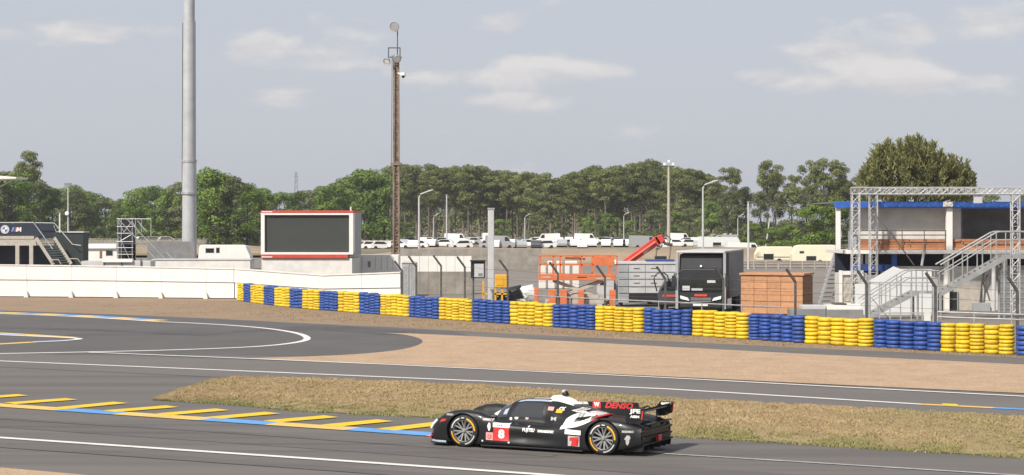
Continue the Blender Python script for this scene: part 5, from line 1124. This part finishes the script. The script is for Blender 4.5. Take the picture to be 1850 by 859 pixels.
# big upright-tufted pine behind the pavilion
rr = random.Random(77); f = Fr(1655, 20.0); H = f.z(256); cl = []
ED = [(1562, 330), (1570, 312), (1585, 290), (1580, 270), (1600, 266), (1625, 262), (1650, 255), (1672, 268), (1700, 285), (1720, 298), (1738, 312), (1748, 330)]
V = []; Fc = []
for k in range(520):
    px_ = rr.uniform(1563, 1747); top = prof(ED, px_); py_ = top + 3 + (352-top)*rr.random()**1.25; dep = 3.6*math.sqrt(max(.05, 1-((px_-1655)/100)**2))
    c = Vector((f.x(px_), rr.uniform(-1, .8)*dep, f.z(py_)-.6)); out_ = Vector((c.x*.10, c.y*.16, 1)).normalized(); s = rr.uniform(.7, 1.25)
    if k % 8 == 0: cl.append((c, (.3, .3, .3), 1))
    for q in range(42):
        h_ = rr.random(); p = c + out_*s*(h_*1.15) + Vector((rr.gauss(0, .20), rr.gauss(0, .20), 0))*(1.15-h_); d = (out_*.8 + Vector((rr.gauss(0, .55), rr.gauss(0, .55), rr.gauss(.25, .3)))).normalized()
        u = d.cross(Vector((rr.gauss(0, 1), rr.gauss(0, 1), rr.gauss(0, 1)))).normalized()*.055; L_ = d*rr.uniform(.30, .55); b_ = len(V); V += [p-u, p+u, p+u*.6+L_, p-u*.6+L_]; Fc.append((b_, b_+1, b_+2, b_+3))
t = thing('big_pine', 'large olive pine with upright tufts behind the blue-roofed pavilion', 'tree', f.loc)
inst(crown_mesh('tufted_crown', V, Fc, M['pine_light']), 'crown', t); inst(trunk_mesh('big_trunk', H*.8, .28, cl, rr, M['bark_dark'], .2, 26, .35), 'trunk', t)
# undergrowth and distant wood mass
def mass(name, label, xa, xb, s, h, n, m, seed, size=.7):
    rr = random.Random(seed); f = Fr((xa+xb)/2, s); V = []; Fc = []; cl = []
    for k in range(n): hh = h*rr.uniform(.55, 1.0); cl.append(((f.x(rr.uniform(xa, xb)), rr.uniform(-4, 6), hh*rr.uniform(.2, .8)), (2.6, 2.2, hh*.35), 1))
    V, Fc = leaf_cards(cl, 120, size, rr, .2); me = crown_mesh(name, V, Fc, m); o = bpy.data.objects.new(name, me); col.objects.link(o); o.location = f.loc; tag(o, label, 'woodland', kind='stuff')
mass('distant_wood', 'dark distant wood closing the gaps behind the pines', 690, 1330, 5.2, 17.0, 420, M['pine'], 5, .95)
mass('undergrowth', 'low undergrowth below the leafy trees at left', -80, 720, 7.0, 6.0, 200, M['leaf'], 6, .7)
mass('right_undergrowth', 'low bushes below the loose trees at right', 1290, 1900, 8.0, 5.0, 130, M['leaf2'], 9, .6)
# ------------------------------------------------------------------ race car
M['carbon'] = mat('matt_black_body', (0.009, 0.009, 0.010), 0.42, coat=0.18, var=0.12, scale=3.0)
M['carbon2'] = mat('raw_carbon', (0.010, 0.010, 0.011), 0.5, var=0.2, scale=8.0)
for k_ in ('carbon', 'carbon2'): M[k_].node_tree.nodes['Principled BSDF'].inputs['Specular IOR Level'].default_value = .32
M['rwhite'] = mat('livery_white', (0.80, 0.79, 0.76), 0.35, coat=.3)
M['rred'] = mat('livery_red', (0.56, 0.03, 0.028), 0.4, coat=.3)
M['rgrey'] = mat('livery_grey', (0.42, 0.41, 0.40), 0.45)
M['rpink'] = mat('livery_pink', (0.62, 0.30, 0.28), 0.45)
M['ryellow'] = mat('sidewall_yellow', (0.72, 0.36, 0.02), 0.5)
M['sidewhite'] = mat('sidewall_white', (0.55, 0.54, 0.53), 0.5)
M['unlit'] = mat('unlit_red_lens', (0.07, 0.006, 0.006), 0.3)
M['rim'] = mat('dark_rim', (0.28, 0.28, 0.285), 0.35, .6)
M['spoke'] = mat('grey_spoke', (0.30, 0.30, 0.30), 0.4, .3)
M['visor'] = mat('car_window', (0.030, 0.032, 0.034), 0.08, coat=1.0)
M['chromeblue'] = mat('pale_blue_strip', (0.45, 0.52, 0.62), 0.25, .3)
CARZ = 0.006; CAR = thing('race_car', 'black closed-cockpit prototype race car with red number 8 panel and tall fin', 'race car', (0.85, 41.92, CARZ), R(154)); CAR.scale = (1.045, 1, 1)
CM = Matrix.Translation((0.85, 41.92, CARZ)) @ Matrix.Rotation(R(154), 4, 'Z') @ Matrix.Diagonal((1.045, 1, 1, 1)); CI = CM.inverted()
def cxz(u, v, yp=.96):                     # measure on the photograph of the car -> length and height on its side plane
    d = Vector(((760+u/3.854-925)/F, 1, -(690+v/3.854-HZ)/F)); o = CI @ Vector((0, 0, CH)); e = CI.to_3x3() @ d
    k = (yp-o.y)/e.y; p = o+e*k; return p.x, p.z
WX = 1.61
def tab(T, x):
    if x >= T[0][0]: return T[0][1]
    for (xa, a), (xb, b) in zip(T, T[1:]):
        if xb <= x <= xa: k = (x-xb)/(xa-xb); k = k*k*(3-2*k)*.5 + k*.5; return b+(a-b)*k
    return T[-1][1]
T_hf = [(2.46, .33), (2.42, .46), (2.28, .62), (2.05, .75), (1.85, .81), (1.6, .83), (1.3, .80), (1.05, .72), (.8, .63), (.5, .56), (0, .53), (-.45, .53), (-.8, .58), (-1.1, .69), (-1.4, .775), (-1.65, .785), (-1.95, .755), (-2.2, .70), (-2.42, .64)]
T_w = [(2.46, .80), (2.3, .93), (2.0, .975), (1.6, .985), (1.1, .975), (.7, .95), (.2, .94), (-.5, .95), (-1.1, .98), (-1.6, .985), (-2.1, .96), (-2.42, .88)]
T_hc = [(2.46, .20), (2.35, .30), (2.1, .40), (1.7, .51), (1.35, .63), (1.1, .78), (.85, .94), (.65, 1.03), (.35, 1.075), (0, 1.085), (-.3, 1.07), (-.7, .965), (-1.1, .87), (-1.6, .79), (-2.0, .73), (-2.42, .66)]
T_wc = [(2.46, .18), (2.0, .26), (1.5, .36), (1.1, .52), (.7, .60), (.2, .62), (-.15, .63), (-.4, .70), (-.75, .76), (-1.0, .72), (-1.3, .58), (-1.6, .42), (-1.9, .34), (-2.42, .28)]
T_wr = [(2.46, .10), (1.8, .16), (1.3, .26), (.9, .36), (.5, .40), (0, .40), (-.4, .36), (-.9, .26), (-1.5, .18), (-2.42, .12)]
T_hv = [(2.46, .16), (2.2, .27), (1.8, .36), (1.4, .45), (1.0, .54), (.6, .57), (.1, .57), (-.3, .55), (-.6, .56), (-.9, .61), (-1.2, .67), (-1.5, .70), (-2.0, .62), (-2.42, .56)]
T_zb = [(2.46, .12), (2.2, .09), (1.0, .07), (-1.2, .06), (-2.0, .12), (-2.42, .22)]
def section(x):
    hf, w_, hc, wc, wr, hv, zb = (tab(T, x) for T in (T_hf, T_w, T_hc, T_wc, T_wr, T_hv, T_zb)); hc = max(hc, hv+.02); hv = min(hv, hf+.10)
    mid_ = max(0, 1-abs(x)/1.0); und = .07*max(0, 1-abs(x-.15)/1.0)          # tucked-in flank amidships
    p = [(0, zb), (w_*.6, zb), (w_-.10, zb), (w_-.02, zb+.015), (w_, zb+.07), (w_-und*.8, zb+.17), (w_-und, hf-.24), (w_-.02-und*.4, hf-.11), (w_-.07-und*.2, hf-.025), (max(w_-.18, wc+.13), hf), (max(w_-.36, wc+.10), max(hf-.025, hf*.45+hv*.55)), (max(wc+.06, w_-.47), hv+.035), (wc+.05, hv), (wc, hv+.05), (wc*.94, hv+(hc-hv)*.45), (wr+(wc-wr)*.25, hc-(hc-hv)*.16), (wr, hc-.035), (wr*.55, hc-.008), (0, hc)]
    for _ in range(2):
        q = [p[0]]
        for a, b in zip(p, p[1:]): q += [(a[0]*.75+b[0]*.25, a[1]*.75+b[1]*.25), (a[0]*.25+b[0]*.75, a[1]*.25+b[1]*.75)]
        q.append(p[-1]); p = q
    return p
XS = [2.46 - (2.46+2.42)*i/110 for i in range(111)]
SEC = [section(x) for x in XS]; nS = len(SEC[0])
mb = MB()
for x, s_ in zip(XS, SEC):
    mb.v += [(x, y, z) for y, z in s_] + [(x, -y, z) for y, z in reversed(s_[1:-1])]
ring = 2*nS-2
for i in range(len(XS)-1):
    for k in range(ring): k2 = (k+1) % ring; mb.f.append((i*ring+k, i*ring+k2, (i+1)*ring+k2, (i+1)*ring+k))
mb.f += [tuple(range(ring)), tuple(range((len(XS)-1)*ring, len(XS)*ring))]
body = mb.build('body', M['carbon'], CAR, smooth=True)
cut = MB()
for sx in (1, -1):
    for sy in (1, -1): cut.path([(sx*WX, sy*.645, .362), (sx*WX, sy*1.2, .362)], .392, 40)
co_ = cut.build('arch_cutter', M['carbon2']); bm_ = body.modifiers.new('arches', 'BOOLEAN'); bm_.object = co_; bm_.operation = 'DIFFERENCE'; bm_.solver = 'EXACT'
bpy.context.view_layer.update(); dg = bpy.context.evaluated_depsgraph_get()
co_.parent = CAR; bpy.context.view_layer.update(); dg = bpy.context.evaluated_depsgraph_get()
nm_ = bpy.data.meshes.new_from_object(body.evaluated_get(dg)); body.modifiers.clear(); body.data = nm_; nm_.name = 'body'
nm_.polygons.foreach_set('use_smooth', [True]*len(nm_.polygons)); nm_.set_sharp_from_angle(angle=R(38))
bpy.data.objects.remove(co_)
bmb = bmesh.new(); bmb.from_mesh(nm_); BV = BVHTree.FromBMesh(bmb)
# ---- decals: thin skins laid on the flank
def skin(name, polys, material, parent=body, off=.005, cuts=2, side=True, ypl=0.0):      # polys: list of (verts2d, faces) in (x, z)
    bm = bmesh.new()
    for vs2, fs in polys:
        vv = [bm.verts.new((x, 0, z)) for x, z in vs2]
        for q in fs:
            try: bm.faces.new([vv[i] for i in q])
            except ValueError: pass
    bmesh.ops.triangulate(bm, faces=bm.faces)
    if side:
        for _ in range(cuts+3):
            L = [e for e in bm.edges if e.calc_length() > .022]
            if L: bmesh.ops.subdivide_edges(bm, edges=L, cuts=1); bmesh.ops.triangulate(bm, faces=[q for q in bm.faces if len(q.verts) > 3])
    for v in bm.verts:
        if side:
            h = BV.ray_cast(Vector((v.co.x, 1.6, v.co.z)), Vector((0, -1, 0)))
            if h[0] is None: v.co.y = .9; continue
            v.co.y = h[0].y + off
        else: v.co.y = ypl
    bmesh.ops.recalc_face_normals(bm, faces=bm.faces); me = bpy.data.meshes.new(name); bm.to_mesh(me); bm.free(); me.materials.append(material)
    o = bpy.data.objects.new(name, me); col.objects.link(o); o.parent = parent; return o
def uvpoly(pts, yp=.96): q = [cxz(u, v, yp) for u, v in pts]; return (q, [tuple(range(len(q)))])
def words_mesh(s, size, bold=0.0, shear=0.0, sx=1.0):
    cu = bpy.data.curves.new('lettering', 'FONT'); cu.body = s; cu.size = size; cu.offset = bold; cu.shear = shear; cu.align_x = 'CENTER'; cu.align_y = 'CENTER'; cu.resolution_u = 3
    ob = bpy.data.objects.new('lettering', cu); col.objects.link(ob); bpy.context.view_layer.update()
    me = bpy.data.meshes.new_from_object(ob.evaluated_get(bpy.context.evaluated_depsgraph_get())); bpy.data.objects.remove(ob)
    r_ = ([(v.co.x*sx, v.co.y) for v in me.vertices], [tuple(p.vertices) for p in me.polygons]); bpy.data.meshes.remove(me); return r_
def lettering(name, s, u, v, width_u, height, material, yp=.96, parent=body, bold=.002, shear=0.0, side=True, ypl=0.0, off=.008):
    vs2, fs = words_mesh(s, height*1.35, bold, shear); w_ = max(x for x, z in vs2)-min(x for x, z in vs2)
    xa, xb = cxz(u-width_u/2, v, yp)[0], cxz(u+width_u/2, v, yp)[0]; k = abs(xa-xb)/w_; cx, cz = cxz(u, v, yp)
    return skin(name, [([(cx-x*k, cz+z) for x, z in vs2], fs)], material, parent, off, 1, side, ypl)
def circ(u, v, r, n=14, yp=.96): cx, cz = cxz(u, v, yp); return ([(cx+r*math.cos(6.2832*i/n), cz+r*math.sin(6.2832*i/n)) for i in range(n)], [tuple(range(n))])
def rect(u0, v0, u1, v1): return uvpoly([(u0, v0), (u1, v0+(u1-u0)*.075), (u1, v1+(u1-u0)*.075), (u0, v1)])
np_ = skin('number_panel', [rect(505, 316, 608, 408)], M['rred'])
skin('number_header', [rect(500, 286, 608, 316)], M['rwhite'])
lettering('number_header_text', 'WEC', 555, 305, 60, .045, M['carbon2'])
lettering('number', '8', 558, 368, 42, .185, M['rwhite'], bold=.012, parent=np_, off=.010)
sq = skin('pale_panel', [rect(456, 350, 503, 404)], M['rpink']); skin('panel_mark', [circ(480, 382, .045)], M['rred'], sq, .009); skin('panel_mark', [circ(480, 382, .028)], M['rpink'], sq, .012)
skin('tall_emblem', [uvpoly([(466, 300), (474, 284), (484, 292), (480, 306), (486, 318), (480, 342), (472, 340), (474, 322), (464, 312)])], M['rwhite'])
lettering('fender_text', 'GR010', 466, 264, 70, .045, M['rgrey'], bold=.004)
for u, v, r, m_ in ((617, 258, .045, 'rwhite'), (654, 244, .035, 'rgrey'), (692, 262, .04, 'rpink'), (578, 267, .03, 'rwhite'), (610, 424, .02, 'rwhite'), (432, 410, .02, 'rwhite')): skin('round_sticker', [circ(u, v, r)], M[m_])
lettering('flank_text', 'FUJITSU', 740, 340, 82, .075, M['rwhite'], bold=.004); skin('flank_mark', [circ(735, 316, .018)], M['rwhite'])
lettering('flank_text', 'PANASONIC', 862, 350, 112, .050, M['rwhite'], bold=.004)
skin('white_plate', [rect(1000, 332, 1116, 364)], M['rwhite']); lettering('plate_text', 'AISIN', 1058, 352, 60, .040, M['rgrey'])
rp2 = skin('red_plate', [rect(1026, 376, 1108, 446)], M['rgrey']); skin('red_mark', [uvpoly([(1040, 388), (1104, 385), (1104, 402), (1084, 408), (1086, 440), (1098, 448), (1048, 446), (1056, 436), (1056, 412), (1038, 410)])], M['rred'], rp2, .010)
skin('white_swoosh', [uvpoly([(960, 334), (964, 305), (983, 266), (1010, 243), (1036, 232), (1064, 230), (1050, 258), (1038, 276), (1034, 290), (1034, 302), (1000, 328)]), uvpoly([(1064, 230), (1132, 226), (1132, 250), (1060, 258), (1050, 258)]),
                      uvpoly([(1132, 226), (1218, 222), (1198, 256), (1172, 280), (1132, 298), (1126, 268), (1136, 252), (1132, 250)]), uvpoly([(1034, 302), (1034, 288), (1076, 284), (1126, 266), (1132, 298), (1080, 316), (1000, 328)])], M['rwhite'])
skin('red_swoosh', [uvpoly([(1166, 281), (1196, 257), (1214, 230), (1236, 238), (1222, 264)])], M['rred'])
lettering('shoulder_text', 'GAZOO RACING', 1128, 200, 130, .034, M['rwhite'], yp=.62, bold=.004); lettering('shoulder_mark', 'CX', 970, 192, 38, .06, M['rwhite'], yp=.60, bold=.006)
lettering('rear_flank_text', 'BREMBO', 1440, 350, 76, .045, M['rgrey'], yp=.95, bold=.003)
skin('rear_emblem', [uvpoly([(1424, 392), (1436, 374), (1452, 376), (1460, 392), (1452, 408), (1450, 428), (1440, 446), (1430, 430), (1432, 408), (1418, 400)], .95)], M['rgrey'])
skin('nose_red_mark', [uvpoly([(132, 280), (150, 258), (186, 258), (172, 272)], .93)], M['rred']); lettering('nose_text', 'DENSO', 205, 228, 52, .04, M['rgrey'], yp=.93)
for u, v, c_ in ((850, 198, 'rpink'), (914, 214, 'ryellow')): skin('window_sticker', [rect(u-22, v-12, u+20, v+12)], M[c_], off=.010)
lettering('door_mark', 'M', 915, 262, 40, .07, M['rgrey'], yp=.75, bold=.006)
# ---- glass laid on the canopy
def patch(name, corners, m, n=14, off=.006, mirror=False, parent=CAR):     # corners: (x, t) with t along the section from sill 0 to roof 1
    def sp(x, t, sy):
        s_ = section(x); k = t*(nS-1); i = min(nS-2, int(k)); r_ = k-i; y = s_[i][0]*(1-r_)+s_[i+1][0]*r_; z = s_[i][1]*(1-r_)+s_[i+1][1]*r_; return Vector((x, sy*y, z))
    mb = MB(); (xa, ta), (xb, tb_), (xc, tc_), (xd, td) = corners; sy = -1 if mirror else 1
    for i in range(n+1):
        for j in range(n+1):
            a, b = i/n, j/n; x = (xa*(1-a)+xb*a)*(1-b)+(xd*(1-a)+xc*a)*b; t_ = (ta*(1-a)+tb_*a)*(1-b)+(td*(1-a)+tc_*a)*b
            p = sp(x, t_, sy); q1 = sp(x+.02, t_, sy)-sp(x-.02, t_, sy); q2 = sp(x, min(1, t_+.01), sy)-sp(x, t_-.01, sy); nn = q1.cross(q2)
            if nn.length < 1e-9: nn = Vector((0, 0, 1))
            nn.normalize()
            if nn.z + nn.y*sy < 0: nn = -nn
            mb.v.append(tuple(p+nn*off))
    for i in range(n):
        for j in range(n): a = i*(n+1)+j; mb.f.append((a, a+n+1, a+n+2, a+1))
    return mb.build(name, M[m], parent, smooth=True)
for mi in (False, True):
    patch('side_window', [(.66, .735), (-.10, .735), (-.06, .835), (.52, .835)], 'visor', mirror=mi)
    patch('windscreen', [(1.16, .745), (.74, .74), (.58, 1.0), (1.02, 1.0)], 'visor', mirror=mi)
patch('screen_sticker', [(1.16, .80), (1.02, .775), (.96, .82), (1.08, .84)], 'rwhite', off=.012); patch('screen_sticker', [(.86, .765), (.76, .76), (.73, .80), (.83, .80)], 'chromeblue', off=.012)
patch('roof_sky_reflection', [(.56, .86), (-.20, .86), (-.22, .905), (.54, .905)], 'chromeblue', off=.008)  # first patch: pale blue skin imitating the sky's reflection along the roof
patch('roof_text', [(.30, .93), (-.12, .93), (-.12, .97), (.30, .97)], 'rgrey', off=.008)
# ---- airbox, camera, fin
AB = [(-.02, .10, 1.08, .05), (-.10, .17, 1.15, .10), (-.30, .18, 1.165, .11), (-.48, .13, 1.11, .09), (-.62, .08, 1.05, .05), (-.74, .03, 1.0, .02)]
mb = MB()
for x, hw_, zt_, _ in AB:
    for k in range(9): a = math.pi*k/8; mb.v.append((x, hw_*math.cos(a), .98+(zt_-.98)*math.sin(a)**.7))
for i in range(len(AB)-1):
    for k in range(8): a = i*9+k; mb.f.append((a, a+1, a+10, a+9))
mb.f += [tuple(range(9)), tuple(range(45, 54))]
mb.build('airbox', M['rwhite'], CAR, smooth=True)
patch('white_shoulder', [(-.14, .88), (-.66, .90), (-.55, .985), (-.18, .985)], 'rwhite', off=.009)
mb = MB(); mb.lathe([(.0, .0), (.075, .0), (.075, .04), (.04, .10), (0, .11)], 14, 'Z', (-.36, 0, 1.15)); mb.build('camera_pod', M['carbon2'], CAR, smooth=True)
mb = MB(); mb.lathe([(.0, .06), (.05, .045), (.055, 0)], 12, 'Z', (-.33, 0, 1.225)); mb.build('camera_cap', M['rgrey'], CAR, smooth=True)
fx0, fz0 = cxz(1070, 132, .02); fx1, fz1 = cxz(1515, 146, .02); fx2, fz2 = cxz(1490, 268, .02)
mb = MB(); mb.prism([(-.50, 1.06), (-.72, fz0-.005), (fx1+.02, fz1), (fx1-.02, fz1-.10), (fx2, .72), (-1.6, .76)], -.018, .018); fin = mb.build('fin', M['carbon'], CAR, bevel=.006)
flat = dict(side=False, ypl=.024, parent=fin)
def frect(name, u0, v0, u1, v1, m_, ypl=.022): return skin(name, [uvpoly([(u0, v0), (u1, v0+(u1-u0)*.05), (u1, v1+(u1-u0)*.05), (u0, v1)], .02)], M[m_], fin, side=False, ypl=ypl)
frect('fin_red_square', 1198, 130, 1254, 182, 'rred'); lettering('fin_mark', 'W', 1226, 158, 40, .09, M['rwhite'], .02, bold=.008, **{**flat, 'ypl': .026})
lettering('fin_lettering', 'DENSO', 1378, 168, 196, .125, M['rred'], .02, bold=.007, shear=.3, **flat)
lettering('fin_small_text', 'MOBIL', 1136, 147, 66, .05, M['rwhite'], .02, bold=.003, **flat)
# ---- rear wing with end plates
def plain_text(name, s_, cx, cz, width, height, material, ypl, parent, bold=.005, flip=-1):
    vs2, fs = words_mesh(s_, height*1.35, bold); k = width/(max(x for x, z in vs2)-min(x for x, z in vs2))
    return skin(name, [([(cx+flip*x*k, cz+z) for x, z in vs2], fs)], material, parent, side=False, ypl=ypl)
for sy in (1, -1):
    yq = .86*sy
    mb = MB(); mb.prism([(-2.09, .70), (-2.30, .72), (-2.47, .80), (-2.50, 1.035), (-2.19, 1.035), (-2.09, .90)], yq-.012, yq+.012); ep = mb.build('wing_end_plate', M['carbon'], CAR, bevel=.005)
    if sy > 0:
        plain_text('end_plate_lettering', 'JFE', -2.30, .965, .24, .085, M['rwhite'], .878, ep); plain_text('end_plate_text', 'AISIN', -2.29, .85, .20, .05, M['rwhite'], .878, ep, .004)
        skin('end_plate_stripe', [([(-2.445, .98), (-2.475, .98), (-2.455, .80), (-2.425, .79)], [(0, 1, 2, 3)])], M['rred'], ep, side=False, ypl=.878)
    else:
        plain_text('end_plate_lettering', 'GAZOO', -2.335, .985, .25, .05, M['rwhite'], -.842, ep)
        skin('end_plate_stripe', [([(-2.485, 1.03), (-2.50, 1.03), (-2.47, .82), (-2.445, .84)], [(0, 1, 2, 3)])], M['rred'], ep, side=False, ypl=-.842)
def wing(name, x, z, ch, ang, th=.028):
    pts = []; ca, sa = math.cos(ang), math.sin(ang)
    for k in range(9): t_ = k/8; pts.append((t_*ch, th*math.sin(math.pi*t_**.6)*.6))
    for k in range(1, 8): t_ = 1-k/8; pts.append((t_*ch, -th*math.sin(math.pi*t_)*.8))
    mb = MB(); mb.prism([(x-px_*ca+0*pz, z+px_*sa+pz) for px_, pz in pts], -.848, .848); return mb.build(name, M['carbon2'], CAR, smooth=True)
wing('wing_main_plane', -2.12, .89, .28, R(8)); wing('wing_flap', -2.36, .95, .14, R(30), .018)
for sy in (.22, -.22): mb = MB(); mb.path([(-1.95, sy, .70), (-2.02, sy, .92), (-2.15, sy, .98), (-2.24, sy, .93)], [.03, .025, .022, .015], 6); mb.build('wing_mount', M['carbon2'], CAR)
# ---- floor, splitter, sills, tail
mb = MB(); mb.slab([(2.56, .35), (2.48, .80), (2.30, .97), (1.98, .97), (1.98, -.97), (2.30, -.97), (2.48, -.80), (2.56, -.35)], .055, .075); mb.build('splitter', M['carbon2'], CAR)
for sy in (1, -1):
    mb = MB(); mb.slab([(2.50, .60*sy), (2.42, .84*sy), (2.22, .955*sy), (2.02, .965*sy), (2.02, .90*sy), (2.2, .88*sy), (2.38, .76*sy), (2.44, .58*sy)], .079, .125); mb.build('splitter_blade_highlight', M['chromeblue'], CAR, bevel=.01)  # pale blue puts the top-edge highlight into the blade's colour
    mb = MB(); mb.prism([(2.44, .17), (2.50, .17), (2.42, .23), (2.36, .24)], .55*sy, .90*sy); mb.build('splitter_accent', M['rred'], CAR)
    mb = MB(); mb.slab([(1.18, .90*sy), (1.18, 1.0*sy), (.6, .985*sy), (-.2, .975*sy), (-.95, 1.0*sy), (-1.18, 1.0*sy), (-1.18, .88*sy)], .05, .085); mb.build('sill', M['carbon2'], CAR, bevel=.008)
    hx, hz = cxz(150, 250, .86)
    mb = MB(); mb.path([(2.43, .84*sy, .38), (2.37, .86*sy, .48), (2.27, .87*sy, .575)], .032, 8); mb.build('headlight', M['lamp'], CAR, smooth=True)
    mb = MB(); mb.path([(-2.40, .84*sy, .40), (-2.43, .80*sy, .50), (-2.43, .66*sy, .60)], .018, 6); mb.build('tail_light', M['unlit'], CAR)
    mb = MB(); mb.path([(1.02, .60*sy, .62), (1.0, .78*sy, .66)], .015, 6); mb.path([(1.04, .80*sy, .70), (.98, .80*sy, .70), (.88, .79*sy, .70)], [.05, .06, .03], 8); mb.build('mirror', M['carbon2'], CAR, smooth=True)
mb = MB(); mb.box(1.19, 1.21, -.55, .55, .1, .45); mb.build('bulkhead', M['carbon2'], CAR)
mb = MB(); mb.prism([(-2.0, .10), (-2.50, .24), (-2.50, .27), (-2.0, .14)], -.80, .80); mb.build('diffuser', M['carbon2'], CAR)
for y in (-.8, -.5, -.2, .2, .5, .8): mb = MB(); mb.prism([(-2.0, .08), (-2.44, .10), (-2.46, .24), (-2.0, .13)], y-.008, y+.008); mb.build('diffuser_fin', M['carbon2'], CAR)
mb = MB(); mb.box(-2.47, -2.42, -.86, .86, .50, .55); mb.build('tail_panel', M['carbon'], CAR, bevel=.015)
mb = MB(); mb.box(-2.49, -2.42, -.80, .80, .36, .40); mb.build('tail_panel', M['carbon2'], CAR, bevel=.01)
mb = MB(); mb.box(-2.52, -2.44, -.09, .09, .27, .40); mb.build('rain_light', M['rred'], CAR, bevel=.01)
mb = MB(); mb.box(-2.51, -2.42, -.72, .72, .655, .68); mb.build('tail_lip', M['carbon'], CAR, bevel=.008)
# ---- wheels
def arcband(r0, r1, a0, a1, y, n=14):
    mb = MB()
    for i in range(n+1): a = a0+(a1-a0)*i/n; mb.v += [(r0*math.cos(a), y, r0*math.sin(a)), (r1*math.cos(a), y+(-.012 if y > 0 else .012), r1*math.sin(a))]
    for i in range(n): mb.f.append((2*i, 2*i+1, 2*i+3, 2*i+2))
    return mb
wh = {}
def wheel_parts(sy, rot):
    R0 = .358; hw_ = .155; P = []
    mb = MB(); mb.lathe([(.245, -hw_+.02), (.27, -hw_), (.325, -hw_+.005), (.350, -hw_+.03), (R0, -hw_+.06), (R0, hw_-.06), (.350, hw_-.03), (.325, hw_-.005), (.27, hw_), (.245, hw_-.02)], 44, 'Y', (0, 0, 0), True); P.append(('tyre', mb, 'rubber', True))
    mb = MB(); mb.lathe([(.245, hw_-.015), (.235, hw_-.02), (.225, .06), (.225, -.10)], 36, 'Y'); mb.lathe([(.247, hw_-.004), (.238, hw_-.004), (.236, hw_-.03), (.245, hw_-.03)], 36, 'Y', (0, 0, 0), True)
    P.append(('rim', mb, 'rim', True))
    mb = MB(); mb.lathe([(0, .02), (.225, .02), (.225, -.02), (0, -.02)], 30, 'Y'); P.append(('brake_disc', mb, 'carbon2', False))
    mb = MB()
    for k in range(7):
        a = 6.2832*k/7+rot
        for da in (-.13, .13):
            c1 = Vector((.05*math.cos(a), .085, .05*math.sin(a))); c2 = Vector((.238*math.cos(a+da*1.5), hw_-.03, .238*math.sin(a+da*1.5))); mb.bar(c1, c2, .026, .03)
    P.append(('spokes', mb, 'spoke', False))
    mb = MB(); mb.lathe([(0, .135), (.03, .135), (.045, .11), (.06, .085), (.06, .05)], 20, 'Y'); P.append(('hub', mb, 'spoke', True))
    for a0, a1 in ((-.18+rot, 1.05+rot), (2.96+rot, 4.20+rot)): P.append(('yellow_band', arcband(.268, .325, a0, a1, hw_+.004), 'ryellow', False))
    for a0, a1 in ((1.30+rot, 2.35+rot), (4.55+rot, 5.65+rot)): P.append(('white_band', arcband(.275, .322, a0, a1, hw_+.004), 'sidewhite', False))
    P.append(('white_band', arcband(.283, .315, 2.5+rot, 2.75+rot, hw_+.004), 'sidewhite', False))
    for nm, mb, m_, sm in P:
        if sy < 0: mb.v = [(-x, -y, z) for x, y, z in mb.v]
        wh.setdefault((sy, rot), []).append((nm, mb.mesh(nm, M[m_], sm)))
for sx, sy, rot in ((1, 1, -1.1), (-1, 1, -1.0), (1, -1, .2), (-1, -1, .5)):
    if (sy, rot) not in wh: wheel_parts(sy, rot)
    h_ = holder('wheel', CAR, (sx*WX, sy*.815, .358)); h_.scale = (1/1.045, 1, 1)
    # local wheel axes: mirrored so that the outer face points away from the car
    for nm, me in wh[(sy, rot)]: inst(me, nm, h_)
bmb.free()

# ------------------------------------------------------------------ thin summer haze over the whole place
hz_ = bpy.data.materials.new('summer_haze'); hz_.use_nodes = True; hn = hz_.node_tree.nodes; hn.clear()
ho = hn.new('ShaderNodeOutputMaterial'); hv_ = hn.new('ShaderNodeVolumePrincipled'); hv_.inputs['Color'].default_value = (0.88, 0.90, 0.95, 1); hv_.inputs['Density'].default_value = 0.00017; hv_.inputs['Anisotropy'].default_value = 0.2
hz_.node_tree.links.new(hv_.outputs[0], ho.inputs['Volume'])
mb = MB(); mb.box(-2600, 2600, -260, 4100, -1.05, 36); tag(mb.build('haze', hz_), 'thin pale haze in the air over the whole circuit', 'haze', kind='stuff')
